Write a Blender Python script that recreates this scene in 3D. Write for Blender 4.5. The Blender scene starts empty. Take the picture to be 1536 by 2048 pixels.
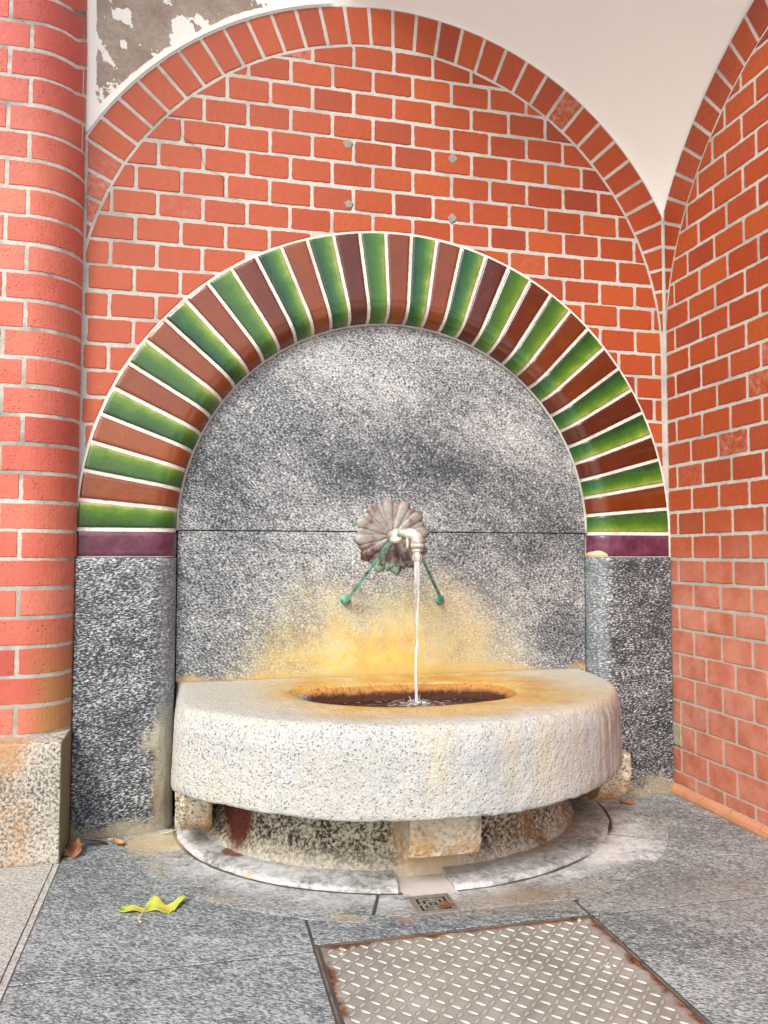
import bpy, math, random
from mathutils import Vector, Matrix, noise
PI = math.pi
rnd = random.Random(7)
scene = bpy.context.scene
C = scene.collection

# ------------------------------------------------------------------ helpers
def nz(x, y, z=0.0, s=1.0):
    return noise.noise(Vector((x * s, y * s, z * s)))

class MB:
    def __init__(self):
        self.v = []; self.f = []; self.t = []; self.uv = []
    def add(self, vs, fs, tone=(.5, .5, .5), uvs=None):
        o = len(self.v); self.v += [tuple(p) for p in vs]
        for f in fs:
            self.f.append(tuple(i + o for i in f)); self.t.append(tone)
            self.uv.append([uvs[i] for i in f] if uvs else None)
        return o
    def grid(self, nu, nv, fn, tone=(.5, .5, .5), wrapu=False, uvfn=None):
        vs = []; uvs = []
        for j in range(nv):
            for i in range(nu):
                vs.append(fn(i, j)); uvs.append(uvfn(i, j) if uvfn else (0, 0))
        fs = []
        for j in range(nv - 1):
            for i in range(nu if wrapu else nu - 1):
                a = j * nu + i; b = j * nu + (i + 1) % nu
                fs.append((a, b, b + nu, a + nu))
        self.add(vs, fs, tone, uvs)
    def box(self, x0, x1, y0, y1, z0, z1, tone=(.5, .5, .5)):
        vs = [(x0, y0, z0), (x1, y0, z0), (x1, y1, z0), (x0, y1, z0), (x0, y0, z1), (x1, y0, z1), (x1, y1, z1), (x0, y1, z1)]
        fs = [(0, 3, 2, 1), (4, 5, 6, 7), (0, 1, 5, 4), (1, 2, 6, 5), (2, 3, 7, 6), (3, 0, 4, 7)]
        self.add(vs, fs, tone)
    def tube(self, pts, rads, n=16, cap=True):
        rings = []
        P = [Vector(p) for p in pts]
        up = None
        for i, p in enumerate(P):
            d = (P[min(i + 1, len(P) - 1)] - P[max(i - 1, 0)]).normalized()
            if up is None:
                up = d.orthogonal().normalized()
            up = (up - d * up.dot(d)).normalized()
            s = d.cross(up)
            rings.append([p + (up * math.cos(2 * PI * k / n) + s * math.sin(2 * PI * k / n)) * rads[i] for k in range(n)])
        vs = [q for r in rings for q in r]; fs = []
        for j in range(len(P) - 1):
            for k in range(n):
                fs.append((j * n + k, j * n + (k + 1) % n, (j + 1) * n + (k + 1) % n, (j + 1) * n + k))
        if cap:
            fs.append(tuple(range(n - 1, -1, -1))); fs.append(tuple((len(P) - 1) * n + k for k in range(n)))
        self.add(vs, fs)
    def build(self, name, mat, parent=None, smooth=False, bevel=0, subsurf=0):
        me = bpy.data.meshes.new(name)
        me.from_pydata(self.v, [], self.f)
        ca = me.color_attributes.new('tone', 'FLOAT_COLOR', 'CORNER')
        buf = []
        for f, t in zip(self.f, self.t):
            for _ in f: buf += [t[0], t[1], t[2], 1.0]
        ca.data.foreach_set('color', buf)
        if any(self.uv):
            ul = me.uv_layers.new(name='UVMap'); ub = []
            for f, u in zip(self.f, self.uv):
                for k in range(len(f)): ub += list(u[k]) if u else [0, 0]
            ul.data.foreach_set('uv', ub)
        if smooth: me.polygons.foreach_set('use_smooth', [True] * len(me.polygons))
        me.materials.append(mat); me.update()
        o = bpy.data.objects.new(name, me); C.objects.link(o)
        if parent is not None:
            o.parent = parent; o.location = -root_loc(parent)
        if bevel:
            b = o.modifiers.new('bevel', 'BEVEL'); b.width = bevel; b.segments = 3; b.limit_method = 'ANGLE'
        return o

def root_loc(p):
    # children keep world-space vertices: undo the location of every ancestor
    l = Vector((0, 0, 0))
    while p is not None:
        l += Vector(p.location); p = p.parent
    return l

def tag(o, label=None, cat=None, group=None, kind=None):
    if label: o['label'] = label
    if cat: o['category'] = cat
    if group: o['group'] = group
    if kind: o['kind'] = kind
    return o

def thing(name, loc, label, cat, group=None):
    o = bpy.data.objects.new(name, None); C.objects.link(o); o.location = loc
    o.empty_display_size = .05
    return tag(o, label, cat, group)

# ------------------------------------------------------------------ materials
class G:
    def __init__(self, name):
        self.m = bpy.data.materials.new(name); self.m.use_nodes = True
        self.nt = self.m.node_tree; self.nt.nodes.clear()
        self.out = self.nt.nodes.new('ShaderNodeOutputMaterial')
        self.bsdf = self.nt.nodes.new('ShaderNodeBsdfPrincipled')
        self.nt.links.new(self.bsdf.outputs[0], self.out.inputs[0])
        self.co = self.nt.nodes.new('ShaderNodeTexCoord').outputs['Object']
        s = self.nt.nodes.new('ShaderNodeSeparateXYZ'); self.nt.links.new(self.co, s.inputs[0])
        self.x, self.y, self.z = s.outputs
    def n(self, t): return self.nt.nodes.new(t)
    def put(self, sock, v):
        if hasattr(v, 'is_output') or isinstance(v, bpy.types.NodeSocket): self.nt.links.new(v, sock)
        else:
            if isinstance(v, (tuple, list)) and len(v) == 3 and sock.type == 'RGBA': v = (*v, 1)
            sock.default_value = v
    def math(self, op, a, b=0.0, c=0.0, clamp=False):
        n = self.n('ShaderNodeMath'); n.operation = op; n.use_clamp = clamp
        self.put(n.inputs[0], a); self.put(n.inputs[1], b); self.put(n.inputs[2], c); return n.outputs[0]
    def add(self, a, b): return self.math('ADD', a, b)
    def sub(self, a, b): return self.math('SUBTRACT', a, b)
    def mul(self, a, b): return self.math('MULTIPLY', a, b)
    def noise(self, scale, detail=3, rough=.6, vec=None, dist=0.0, w=None):
        n = self.n('ShaderNodeTexNoise'); self.put(n.inputs['Vector'], vec if vec is not None else self.co)
        n.inputs['Scale'].default_value = scale; n.inputs['Detail'].default_value = detail
        n.inputs['Roughness'].default_value = rough; n.inputs['Distortion'].default_value = dist
        return n.outputs[0]
    def voro(self, scale, vec=None, feat='F1', out='Distance', rand=1.0):
        n = self.n('ShaderNodeTexVoronoi'); self.put(n.inputs['Vector'], vec if vec is not None else self.co)
        n.feature = feat; n.inputs['Scale'].default_value = scale; n.inputs['Randomness'].default_value = rand
        return n.outputs[out]
    def mapv(self, loc=(0, 0, 0), rot=(0, 0, 0), sc=(1, 1, 1), vec=None):
        # rotate first, then stretch (two mapping nodes)
        a = self.n('ShaderNodeMapping'); self.put(a.inputs['Vector'], vec if vec is not None else self.co)
        a.inputs['Rotation'].default_value = rot; a.inputs['Location'].default_value = loc
        b = self.n('ShaderNodeMapping'); self.put(b.inputs['Vector'], a.outputs[0]); b.inputs['Scale'].default_value = sc
        return b.outputs[0]
    def ss(self, v, a, b, lo=0.0, hi=1.0):
        n = self.n('ShaderNodeMapRange'); n.interpolation_type = 'SMOOTHSTEP'
        self.put(n.inputs[0], v)
        if a > b: a, b, lo, hi = b, a, hi, lo
        n.inputs[1].default_value = a; n.inputs[2].default_value = b; n.inputs[3].default_value = lo; n.inputs[4].default_value = hi
        return n.outputs[0]
    def ramp(self, v, stops, interp='LINEAR'):
        n = self.n('ShaderNodeValToRGB'); self.put(n.inputs[0], v); cr = n.color_ramp; cr.interpolation = interp
        while len(cr.elements) < len(stops): cr.elements.new(.5)
        for e, (p, c) in zip(cr.elements, stops):
            e.position = p; e.color = (*c, 1) if len(c) == 3 else c
        return n.outputs[0]
    def mix(self, f, a, b, mode='MIX'):
        n = self.n('ShaderNodeMix'); n.data_type = 'RGBA'; n.blend_type = mode
        self.put(n.inputs[0], f); self.put(n.inputs[6], a); self.put(n.inputs[7], b); return n.outputs[2]
    def blob(self, cx, cy, cz, rx, ry, rz, soft=1.0, nzv=None, inner=0.0):
        # 1 at the centre of an ellipsoid region, 0 outside
        v = self.n('ShaderNodeVectorMath'); v.operation = 'SUBTRACT'; self.put(v.inputs[0], self.co); v.inputs[1].default_value = (cx, cy, cz)
        m = self.n('ShaderNodeVectorMath'); m.operation = 'MULTIPLY'; self.put(m.inputs[0], v.outputs[0]); m.inputs[1].default_value = (1 / rx if rx else 0, 1 / ry if ry else 0, 1 / rz if rz else 0)
        l = self.n('ShaderNodeVectorMath'); l.operation = 'LENGTH'; self.put(l.inputs[0], m.outputs[0])
        d = l.outputs['Value']
        if nzv is not None: d = self.add(d, nzv)
        return self.ss(d, 1.0, inner, 0, 1)
    def tone(self):
        a = self.n('ShaderNodeVertexColor'); a.layer_name = 'tone'
        s = self.n('ShaderNodeSeparateColor'); self.nt.links.new(a.outputs[0], s.inputs[0])
        return s.outputs
    def uv(self):
        a = self.n('ShaderNodeUVMap'); a.uv_map = 'UVMap'
        s = self.n('ShaderNodeSeparateXYZ'); self.nt.links.new(a.outputs[0], s.inputs[0]); return s.outputs
    def bump(self, h, dist=.002, strength=1.0, prev=None):
        n = self.n('ShaderNodeBump'); n.inputs['Distance'].default_value = dist; n.inputs['Strength'].default_value = strength
        self.put(n.inputs['Height'], h)
        if prev is not None: self.put(n.inputs['Normal'], prev)
        return n.outputs[0]
    def fin(self, col, rough=.6, normal=None, spec=.5, **kw):
        self.put(self.bsdf.inputs['Base Color'], col); self.put(self.bsdf.inputs['Roughness'], rough)
        self.bsdf.inputs['Specular IOR Level'].default_value = spec
        if normal is not None: self.put(self.bsdf.inputs['Normal'], normal)
        for k, v in kw.items(): self.put(self.bsdf.inputs[k.replace('_', ' ')], v)
        return self.m

def brick_mat(name, cols, low=None, leftpink=False):
    g = G(name); t = g.tone()
    base = g.ramp(t[0], [(i / (len(cols) - 1), c) for i, c in enumerate(cols)])
    big = g.noise(3.0, 3, .6)
    fine = g.noise(60, 4, .7)
    c = g.mix(g.ss(big, .3, .7, 0, .35), base, (.44, .085, .026), 'MIX')
    c = g.mix(g.ss(fine, .35, .7, .0, .22), c, (.20, .034, .018))
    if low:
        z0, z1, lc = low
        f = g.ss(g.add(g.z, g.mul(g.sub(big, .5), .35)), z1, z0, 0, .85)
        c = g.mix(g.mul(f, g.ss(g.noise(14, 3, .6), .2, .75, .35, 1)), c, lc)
    if leftpink:
        f = g.ss(g.add(g.x, g.mul(g.sub(big, .5), .5)), .1, -.9, 0, .6)
        c = g.mix(f, c, (.50, .12, .066))
    # pale salts on some bricks (tone G close to 1)
    salt = g.mul(g.ss(t[1], .95, 1.0, 0, 1), g.ss(g.noise(45, 5, .8), .40, .75, 0, .4))
    c = g.mix(salt, c, (.72, .58, .50))
    # pores and dark specks
    pore = g.ss(g.voro(95), .10, .04, 0, 1)
    pm = g.mul(pore, g.ss(g.noise(30, 2), .52, .62, 0, .8))
    c = g.mix(pm, c, (.12, .03, .02))
    lsp = g.mul(g.ss(g.voro(70), .07, .03, 0, 1), g.ss(g.noise(11, 2), .56, .66, 0, .8))
    c = g.mix(lsp, c, (.75, .62, .55))
    h = g.add(g.mul(g.noise(130, 4, .7), .5), g.mul(g.noise(25, 3, .6), .8))
    h = g.sub(h, g.mul(pm, .8))
    return g.fin(c, g.ss(fine, .3, .7, .42, .62), g.bump(h, .0022, .8), spec=.35)

def brick_tint(g, c):
    return c

ORANGE = [(.25, .038, .015), (.37, .064, .014), (.31, .047, .012), (.42, .084, .018), (.34, .054, .014), (.38, .070, .022), (.27, .046, .020)]
PINK = [(.44, .085, .065), (.57, .135, .090), (.51, .105, .070), (.60, .19, .13)]
M = {}
M['brick_back'] = brick_mat('brick_back_wall', ORANGE, leftpink=True)
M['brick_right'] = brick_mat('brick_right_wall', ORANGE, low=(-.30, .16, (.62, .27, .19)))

def pier_mat():
    g = G('brick_pier'); t = g.tone()
    base = g.ramp(t[0], [(i / 3, c) for i, c in enumerate(PINK)])
    fine = g.noise(60, 4, .7); big = g.noise(4, 3, .6)
    c = g.mix(g.ss(fine, .35, .7, .0, .2), base, (.36, .07, .05))
    c = g.mix(g.ss(big, .35, .75, 0, .3), c, (.66, .26, .16))
    up = g.ss(g.z, .95, 1.3, 0, .35)
    c = g.mix(up, c, (.46, .07, .07))
    # ochre damp on the lowest courses beside the wall
    f = g.mul(g.ss(g.add(g.z, g.mul(g.sub(big, .5), .25)), -.22, -.5, 0, 1), g.ss(g.add(g.x, g.mul(g.sub(g.noise(9, 3), .5), .12)), -1.06, -.99, 0, .8))
    c = g.mix(f, c, (.42, .22, .07))
    pore = g.mul(g.ss(g.voro(85, g.mapv(sc=(1, 1, 1.8))), .20, .10, 0, 1), g.ss(g.noise(20, 2), .48, .6, 0, .9))
    c = g.mix(pore, c, (.13, .035, .03))
    h = g.sub(g.add(g.mul(g.noise(120, 4, .7), .6), g.mul(g.noise(30, 3, .6), .7)), g.mul(pore, 1.2))
    return g.fin(c, .5, g.bump(h, .0025, .8), spec=.35)
M['brick_pier'] = pier_mat()

def mortar_mat(name, base=(.55, .53, .48), dirt=(.27, .26, .24), amt=.6, low=True):
    g = G(name)
    big = g.noise(5, 4, .65); fine = g.noise(85, 4, .7)
    c = g.mix(g.ss(big, .45, .68, 0, amt), base, dirt)
    c = g.mix(g.ss(fine, .40, .72, 0, .45), c, (.36, .34, .30))
    if low:
        c = g.mix(g.ss(g.z, .05, -.2, 0, .5), c, (.38, .35, .29))
    h = g.add(g.mul(fine, .6), g.noise(220, 2, .6))
    return g.fin(c, .85, g.bump(h, .002, .9), spec=.2)
M['mortar'] = mortar_mat('wall_mortar')
M['mortar_pier'] = mortar_mat('pier_mortar', (.60, .57, .51), (.10, .10, .095), .85)
M['grout'] = mortar_mat('tile_grout', (.78, .75, .69), (.36, .35, .32), .5, low=False)

def plaster_mat():
    g = G('white_plaster')
    fine = g.noise(70, 4, .65)
    c = g.mix(g.ss(g.noise(2.2, 3), .3, .7, 0, .3), (.89, .885, .83), (.86, .855, .80))
    # flaked area at the left, showing grey brown render with islands of old paint
    wob = g.mul(g.sub(g.noise(9, 6, .62), .5), 1.25)
    reg = g.blob(-.76, 0, 1.56, .56, 0, .44, nzv=wob)
    reg = g.ss(reg, .20, .215, 0, 1)
    isl = g.ss(g.noise(11, 5, .55, g.mapv(rot=(0, .5, 0), sc=(1, 1, .7))), .555, .563, 1, 0)
    isl2 = g.ss(g.voro(30, g.mapv(sc=(1, 1, .8))), .085, .10, 0, 1)
    # keep a clean painted strip beside the pier and the arch
    edge = g.ss(g.add(g.x, g.mul(g.noise(25, 3), .02)), -.908, -.904, 0, 1)
    rr = g.n('ShaderNodeVectorMath'); rr.operation = 'LENGTH'
    vv = g.n('ShaderNodeCombineXYZ'); g.put(vv.inputs[0], g.add(g.x, .013)); g.put(vv.inputs[2], g.sub(g.z, .607)); g.put(rr.inputs[0], vv.outputs[0])
    arc = g.ss(g.add(rr.outputs['Value'], g.mul(g.sub(g.noise(16, 4), .5), .02)), 1.098, 1.101, 0, 1)
    f = g.mul(g.mul(reg, isl), g.mul(g.mul(edge, arc), isl2))
    rc = g.ramp(g.noise(7, 5, .7), [(.3, (.27, .215, .18)), (.5, (.38, .315, .26)), (.7, (.48, .42, .35))])
    rc = g.mix(g.ss(g.noise(90, 3), .4, .7, 0, .3), rc, (.16, .13, .12))
    c = g.mix(f, c, rc)
    h = g.sub(g.add(g.mul(fine, .35), g.mul(g.noise(13, 4, .6), 1.2)), g.mul(f, 1.6))
    return g.fin(c, .85, g.bump(h, .003, .7), spec=.2)
M['plaster'] = plaster_mat()

def green_mat():
    g = G('green_glaze'); t = g.tone(); u, v, _ = g.uv()
    uu = g.add(g.add(u, -.05), g.mul(g.sub(g.noise(18, 4, .65), .5), .55))
    c = g.ramp(uu, [(0, (.002, .022, .008)), (.16, (.005, .055, .012)), (.5, (.030, .12, .009)), (.78, (.13, .24, .018)), (.97, (.42, .40, .11))])
    c = g.mix(g.ss(t[0], .0, 1.0, 0, .3), c, (.10, .20, .02))
    c = g.mix(g.ss(g.noise(22, 4, .7), .4, .75, 0, .35), c, (.02, .10, .02))
    # teal tinge towards the rolled edge
    c = g.mix(g.ss(v, .6, 1.0, 0, .25), c, (.008, .11, .04))
    spk = g.mul(g.ss(g.voro(120), .09, .04, 0, 1), g.ss(g.noise(18, 2), .50, .60, 0, 1))
    c = g.mix(spk, c, (.55, .55, .30))
    h = g.add(g.noise(18, 3, .5), g.mul(g.noise(90, 2), .12))
    return g.fin(c, g.ss(g.noise(40, 3), .3, .8, .10, .26), g.bump(h, .0035, .7), spec=.45, Coat_Weight=.5, Coat_Roughness=.06)
def brown_mat():
    g = G('brown_glaze'); t = g.tone(); u, v, _ = g.uv()
    c = g.ramp(g.add(g.mul(t[0], .7), g.mul(g.noise(12, 4, .6), .4)), [(0.1, (.040, .006, .0015)), (.5, (.100, .016, .002)), (.9, (.21, .045, .005))])
    c = g.mix(g.ss(u, .25, -.05, 0, .6), c, (.05, .008, .006))
    c = g.mix(g.ss(g.add(g.x, 0), -.2, -.9, 0, .35), c, (.34, .085, .026))
    spk = g.mul(g.ss(g.voro(110), .08, .03, 0, 1), g.ss(g.noise(16, 2), .53, .62, 0, 1))
    c = g.mix(spk, c, (.65, .48, .36))
    h = g.add(g.noise(18, 3, .5), g.mul(g.noise(90, 2), .12))
    return g.fin(c, g.ss(g.noise(40, 3), .3, .8, .10, .26), g.bump(h, .0035, .7), spec=.45, Coat_Weight=.5, Coat_Roughness=.06)
def purple_mat():
    g = G('purple_glaze')
    c = g.ramp(g.noise(15, 5, .7), [(.3, (.055, .010, .028)), (.5, (.11, .025, .058)), (.75, (.19, .07, .12))])
    chip = g.blob(.690, 0, -.078, .034, 0, .026, nzv=g.mul(g.sub(g.noise(60, 4), .5), .5))
    chip = g.ss(chip, .12, .16)
    c = g.mix(chip, c, (.72, .55, .30))
    spk = g.mul(g.ss(g.voro(120), .09, .04, 0, 1), g.ss(g.noise(18, 2), .52, .60, 0, .8))
    c = g.mix(spk, c, (.55, .45, .45))
    h = g.sub(g.noise(25, 3, .5), g.mul(chip, 1.2))
    return g.fin(c, g.ss(chip, 0, 1, .16, .8), g.bump(h, .003, .6), spec=.55, Coat_Weight=.4, Coat_Roughness=.1)
M['green'] = green_mat(); M['brown'] = brown_mat(); M['purple'] = purple_mat()

def gneiss(g, rot=(0, 0, 0), sc=(1, 1, 3.0), scale=75, cloud=.16, cs=3.0, shift=0.0, cols=None, soft=.0):
    v = g.mapv(rot=rot, sc=sc)
    n1 = g.noise(scale * 1.45, 3, .62, v, .2); n2 = g.noise(scale * 3.4, 1, .5, v); cl = g.noise(cs, 3, .5, g.mapv(rot=rot, sc=(sc[0], sc[1], 1 + (sc[2] - 1) * .4)))
    mid = g.noise(scale * .30, 2, .5, v)
    val = g.add(g.add(g.mul(n1, .72), g.mul(n2, .28)), g.mul(g.sub(cl, .5), cloud * 2))
    val = g.add(val, g.mul(g.sub(mid, .5), .14))
    if isinstance(shift, (int, float)): val = g.add(val, shift)
    else: val = g.add(val, shift)
    cols = cols or [(.012, .016, .022), (.055, .066, .080), (.19, .21, .225), (.39, .41, .415), (.66, .67, .66)]
    c = g.ramp(val, [(.405, cols[0]), (.455, cols[1]), (.497, cols[2]), (.54, cols[3]), (.595, cols[4])])
    return c, val, n1

def panel_mat():
    g = G('granite_panel')
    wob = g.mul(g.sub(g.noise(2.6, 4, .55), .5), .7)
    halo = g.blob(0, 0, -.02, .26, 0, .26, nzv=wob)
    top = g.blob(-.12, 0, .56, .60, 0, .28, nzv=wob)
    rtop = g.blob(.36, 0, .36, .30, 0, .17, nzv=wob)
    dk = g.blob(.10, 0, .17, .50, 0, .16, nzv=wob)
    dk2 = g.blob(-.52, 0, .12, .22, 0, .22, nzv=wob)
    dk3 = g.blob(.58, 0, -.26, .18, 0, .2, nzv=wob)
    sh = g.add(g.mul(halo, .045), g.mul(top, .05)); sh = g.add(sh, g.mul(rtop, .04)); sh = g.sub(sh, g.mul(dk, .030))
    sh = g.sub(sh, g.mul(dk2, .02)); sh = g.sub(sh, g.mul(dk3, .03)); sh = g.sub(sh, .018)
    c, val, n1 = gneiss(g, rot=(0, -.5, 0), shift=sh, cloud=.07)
    # lime bloom and iron stain below the spout
    wz = g.mul(g.sub(g.noise(6, 5, .7), .5), .9)
    bloom = g.blob(.02, 0, -.38, .60, 0, .36, nzv=wz)
    c = g.mix(g.mul(bloom, g.ss(n1, .25, .6, .5, .9)), c, (.55, .54, .42))
    yel = g.blob(-.04, 0, -.42, .52, 0, .37, nzv=wz)
    yf = g.mul(g.mul(yel, g.ss(g.noise(30, 4, .7), .25, .7, .7, 1)), g.ss(g.noise(13, 4, .65, g.mapv(sc=(1, 1, .35))), .30, .56, .45, 1))
    yc = g.ramp(g.noise(8, 5, .7), [(.34, (.54, .30, .035)), (.46, (.62, .43, .06)), (.56, (.66, .53, .15)), (.70, (.64, .58, .33))])
    c = g.mix(yf, c, yc)
    strip = g.ss(g.add(g.z, g.add(g.mul(g.sub(g.noise(7, 4), .5), .10), g.mul(g.math('ABSOLUTE', g.x), .03))), -.405, -.445, 0, .85)
    c = g.mix(strip, c, (.54, .38, .13))
    h = g.add(g.mul(n1, .6), g.mul(g.noise(30, 3), .5))
    return g.fin(c, g.ss(val, .3, .7, .38, .6), g.bump(h, .002, .7), spec=.45)
M['panel'] = panel_mat()

def pilaster_mat():
    g = G('granite_pilaster')
    c, val, n1 = gneiss(g, rot=(0, .18, 0), sc=(1, 1, 2.8), scale=66, cloud=.05, shift=-.042)
    ax = g.math('ABSOLUTE', g.x)
    wob = g.mul(g.sub(g.noise(11, 5, .7), .5), .22)
    # ochre runs on the inner rounded edge low down and along the foot
    f = g.mul(g.ss(g.add(ax, wob), .745, .69, 0, .8), g.ss(g.add(g.z, g.mul(wob, 2)), -.42, -.58, 0, 1))
    left = g.ss(g.x, .1, -.1, .25, 1)
    c = g.mix(g.mul(f, left), c, g.ramp(g.noise(12, 4, .7, g.mapv(sc=(1, 1, .25))), [(.35, (.10, .07, .03)), (.5, (.34, .27, .14)), (.65, (.50, .47, .36))]))
    foot = g.ss(g.add(g.z, wob), -.80, -.85, 0, .75)
    c = g.mix(foot, c, (.34, .30, .20))
    # paler blue-grey band on the rolled edge
    c = g.mix(g.ss(ax, .735, .69, 0, .25), c, (.42, .48, .52))
    return g.fin(c, .45, g.bump(g.add(g.mul(n1, .7), g.noise(35, 3)), .0025, .8), spec=.5)
M['pilaster'] = pilaster_mat()

def basin_mat():
    g = G('basin_stone')
    n1 = g.noise(70, 4, .7); n0 = g.noise(4, 4, .65)
    c = g.ramp(g.add(g.mul(n0, .7), g.mul(n1, .3)), [(.3, (.36, .39, .415)), (.45, (.49, .51, .51)), (.6, (.56, .555, .50)), (.75, (.46, .485, .50))])
    # dark mica specks, dense at the left, few at the right
    sp = g.mul(g.ss(g.noise(210, 2, .6), .585, .63, 0, 1), g.ss(g.add(g.x, g.mul(g.sub(n0, .5), .9)), .35, -.55, .12, .95))
    c = g.mix(sp, c, (.10, .095, .09))
    gf = g.mul(g.ss(g.noise(150, 3, .7, g.mapv(sc=(1, 1, 1.3))), .50, .66, 0, .6), .9)
    c = g.mix(gf, c, (.34, .36, .37))
    # yellow lichen wash on the drip face
    c = g.mix(g.mul(g.ss(g.noise(5, 4, .6, g.mapv(sc=(1, 1, .45))), .46, .64, 0, .3), g.ss(g.z, -.47, -.56)), c, (.52, .48, .34))
    # vertical runs: brown at the right end, pale in the middle
    st = g.noise(34, 4, .7, g.mapv(sc=(1, 1, .06)))
    rr = g.mul(g.ss(st, .40, .58, 0, .85), g.ss(g.add(g.x, g.mul(g.sub(n0, .5), .3)), .22, .5, 0, 1))
    face = g.ss(g.z, -.455, -.49, 0, 1)
    c = g.mix(g.mul(rr, face), c, (.30, .22, .17))
    dr = g.mul(g.ss(g.noise(12, 3, .6, g.mapv(sc=(1, 1, .12))), .52, .66, 0, .55), g.blob(.05, -.6, -.52, .45, .6, .15))
    c = g.mix(dr, c, (.58, .50, .27))
    st2 = g.mul(g.mul(g.ss(g.noise(55, 4, .7, g.mapv(sc=(1, 1, .08))), .48, .66, 0, .45), face), g.ss(g.x, -.5, .0, .2, 1))
    c = g.mix(st2, c, (.42, .41, .38))
    # iron orange around the bowl, deepening to red brown at the water line
    wz = g.mul(g.sub(g.noise(5, 5, .65), .5), .55)
    top = g.ss(g.z, -.475, -.458, 0, 1)
    o1 = g.blob(.03, -.24, -.45, .66, .47, 1, nzv=wz, inner=.5)
    oc = g.ramp(g.noise(9, 4, .65), [(.3, (.48, .24, .04)), (.5, (.57, .36, .10)), (.7, (.60, .48, .24))])
    c = g.mix(g.mul(o1, top), c, oc)
    slick = g.mul(g.mul(top, g.ss(g.math('ABSOLUTE', g.add(g.x, .0)), .32, .5, 0, .55)), 1)
    c = g.mix(slick, c, (.50, .50, .42))
    ins = g.blob(-.04, -.29, -.5, .345, .235, 1, inner=.92)
    ins = g.mul(ins, g.ss(g.z, -.452, -.455, 0, 1))
    iz = g.add(g.z, g.mul(g.sub(g.noise(45, 4, .7), .5), .030))
    ic = g.mix(g.ss(iz, -.462, -.478, 0, 1), g.mix(g.noise(30, 3), (.55, .30, .08), (.36, .13, .03)), (.06, .016, .007))
    c = g.mix(ins, c, ic)
    pits = g.ss(g.voro(85), .26, .10, 0, 1)
    h = g.add(g.add(g.mul(g.noise(28, 4, .7), 1.3), g.mul(g.noise(95, 4, .75), .8)), g.mul(pits, -.5))
    rip = g.mul(g.mul(top, o1), g.noise(60, 2, .5, g.mapv(rot=(0, 0, .5), sc=(1, 2.2, 1))))
    h = g.add(h, g.mul(rip, .9))
    ro = g.mix(g.mul(top, o1), (.75, .75, .75), (.28, .28, .28))
    c = g.mix(g.mul(g.mul(pits, g.ss(g.noise(25, 3), .42, .58)), .28), c, (.24, .23, .20))
    return g.fin(c, ro, g.bump(h, .0075, .9), spec=.4)
M['basin'] = basin_mat()

def pedestal_mat():
    g = G('pedestal_stone')
    n0 = g.noise(6, 4, .65)
    c = g.ramp(g.add(g.mul(g.noise(105, 4, .75), .75), g.mul(g.noise(22, 4, .7), .25)), [(.42, (.025, .024, .02)), (.475, (.12, .10, .07)), (.51, (.34, .31, .24)), (.58, (.58, .54, .44))])
    fx = g.blob(-.045, -.5, -.75, .105, .6, .5, nzv=g.mul(g.sub(n0, .5), .4), inner=.5)
    c = g.mix(g.mul(fx, .9), c, g.ramp(g.noise(14, 4, .7), [(.3, (.42, .23, .08)), (.5, (.62, .46, .24)), (.7, (.68, .60, .44))]))
    c = g.mix(g.ss(g.add(g.z, g.mul(g.sub(n0, .5), .1)), -.79, -.85, 0, .6), c, (.60, .56, .48))
    rust = g.blob(-.50, -.25, -.75, .065, .12, .14, nzv=g.mul(g.sub(n0, .5), .7))
    c = g.mix(g.ss(rust, .05, .5, 0, .95), c, (.11, .018, .008))
    rt = g.mul(g.ss(n0, .5, .62, 0, .7), g.ss(g.x, .1, .3))
    c = g.mix(rt, c, (.34, .17, .07))
    h = g.add(g.mul(g.noise(30, 4, .7), 1.2), g.noise(100, 3, .7))
    return g.fin(c, .8, g.bump(h, .005, .9), spec=.3)
M['pedestal'] = pedestal_mat()
def corbel_mat():
    g = G('corbel_stone'); n0 = g.noise(7, 4, .65)
    c = g.ramp(g.noise(90, 4, .7), [(.36, (.30, .25, .17)), (.46, (.56, .49, .36)), (.56, (.70, .64, .52))])
    c = g.mix(g.mul(g.ss(n0, .42, .6, 0, .8), g.ss(g.z, -.69, -.76, .25, 1)), c, (.52, .28, .09))
    sp = g.mul(g.ss(g.noise(130, 3, .7), .54, .6), g.ss(g.math('ABSOLUTE', g.add(g.x, .04)), .2, .3))
    c = g.mix(g.mul(sp, .85), c, (.08, .075, .06))
    return g.fin(c, .8, g.bump(g.add(g.mul(g.noise(30, 4, .7), 1.2), g.noise(100, 3, .7)), .006, .9), spec=.3)
M['corbel'] = corbel_mat()

def plinth_mat():
    g = G('plinth_granite')
    c = g.ramp(g.add(g.mul(g.noise(120, 4, .75), .8), g.mul(g.noise(4, 3), .2)), [(.36, (.035, .035, .03)), (.45, (.20, .19, .17)), (.51, (.50, .47, .40)), (.62, (.66, .62, .53))])
    n0 = g.noise(5, 4, .6)
    c = g.mix(g.mul(g.ss(g.x, -.985, -1.07, 0, .75), g.ss(n0, .38, .6, 0, 1)), c, (.50, .26, .10))
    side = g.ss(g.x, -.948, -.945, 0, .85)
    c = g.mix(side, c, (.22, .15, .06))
    return g.fin(c, .8, g.bump(g.noise(120, 4, .8), .004, .9), spec=.3)
M['plinth'] = plinth_mat()

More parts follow.
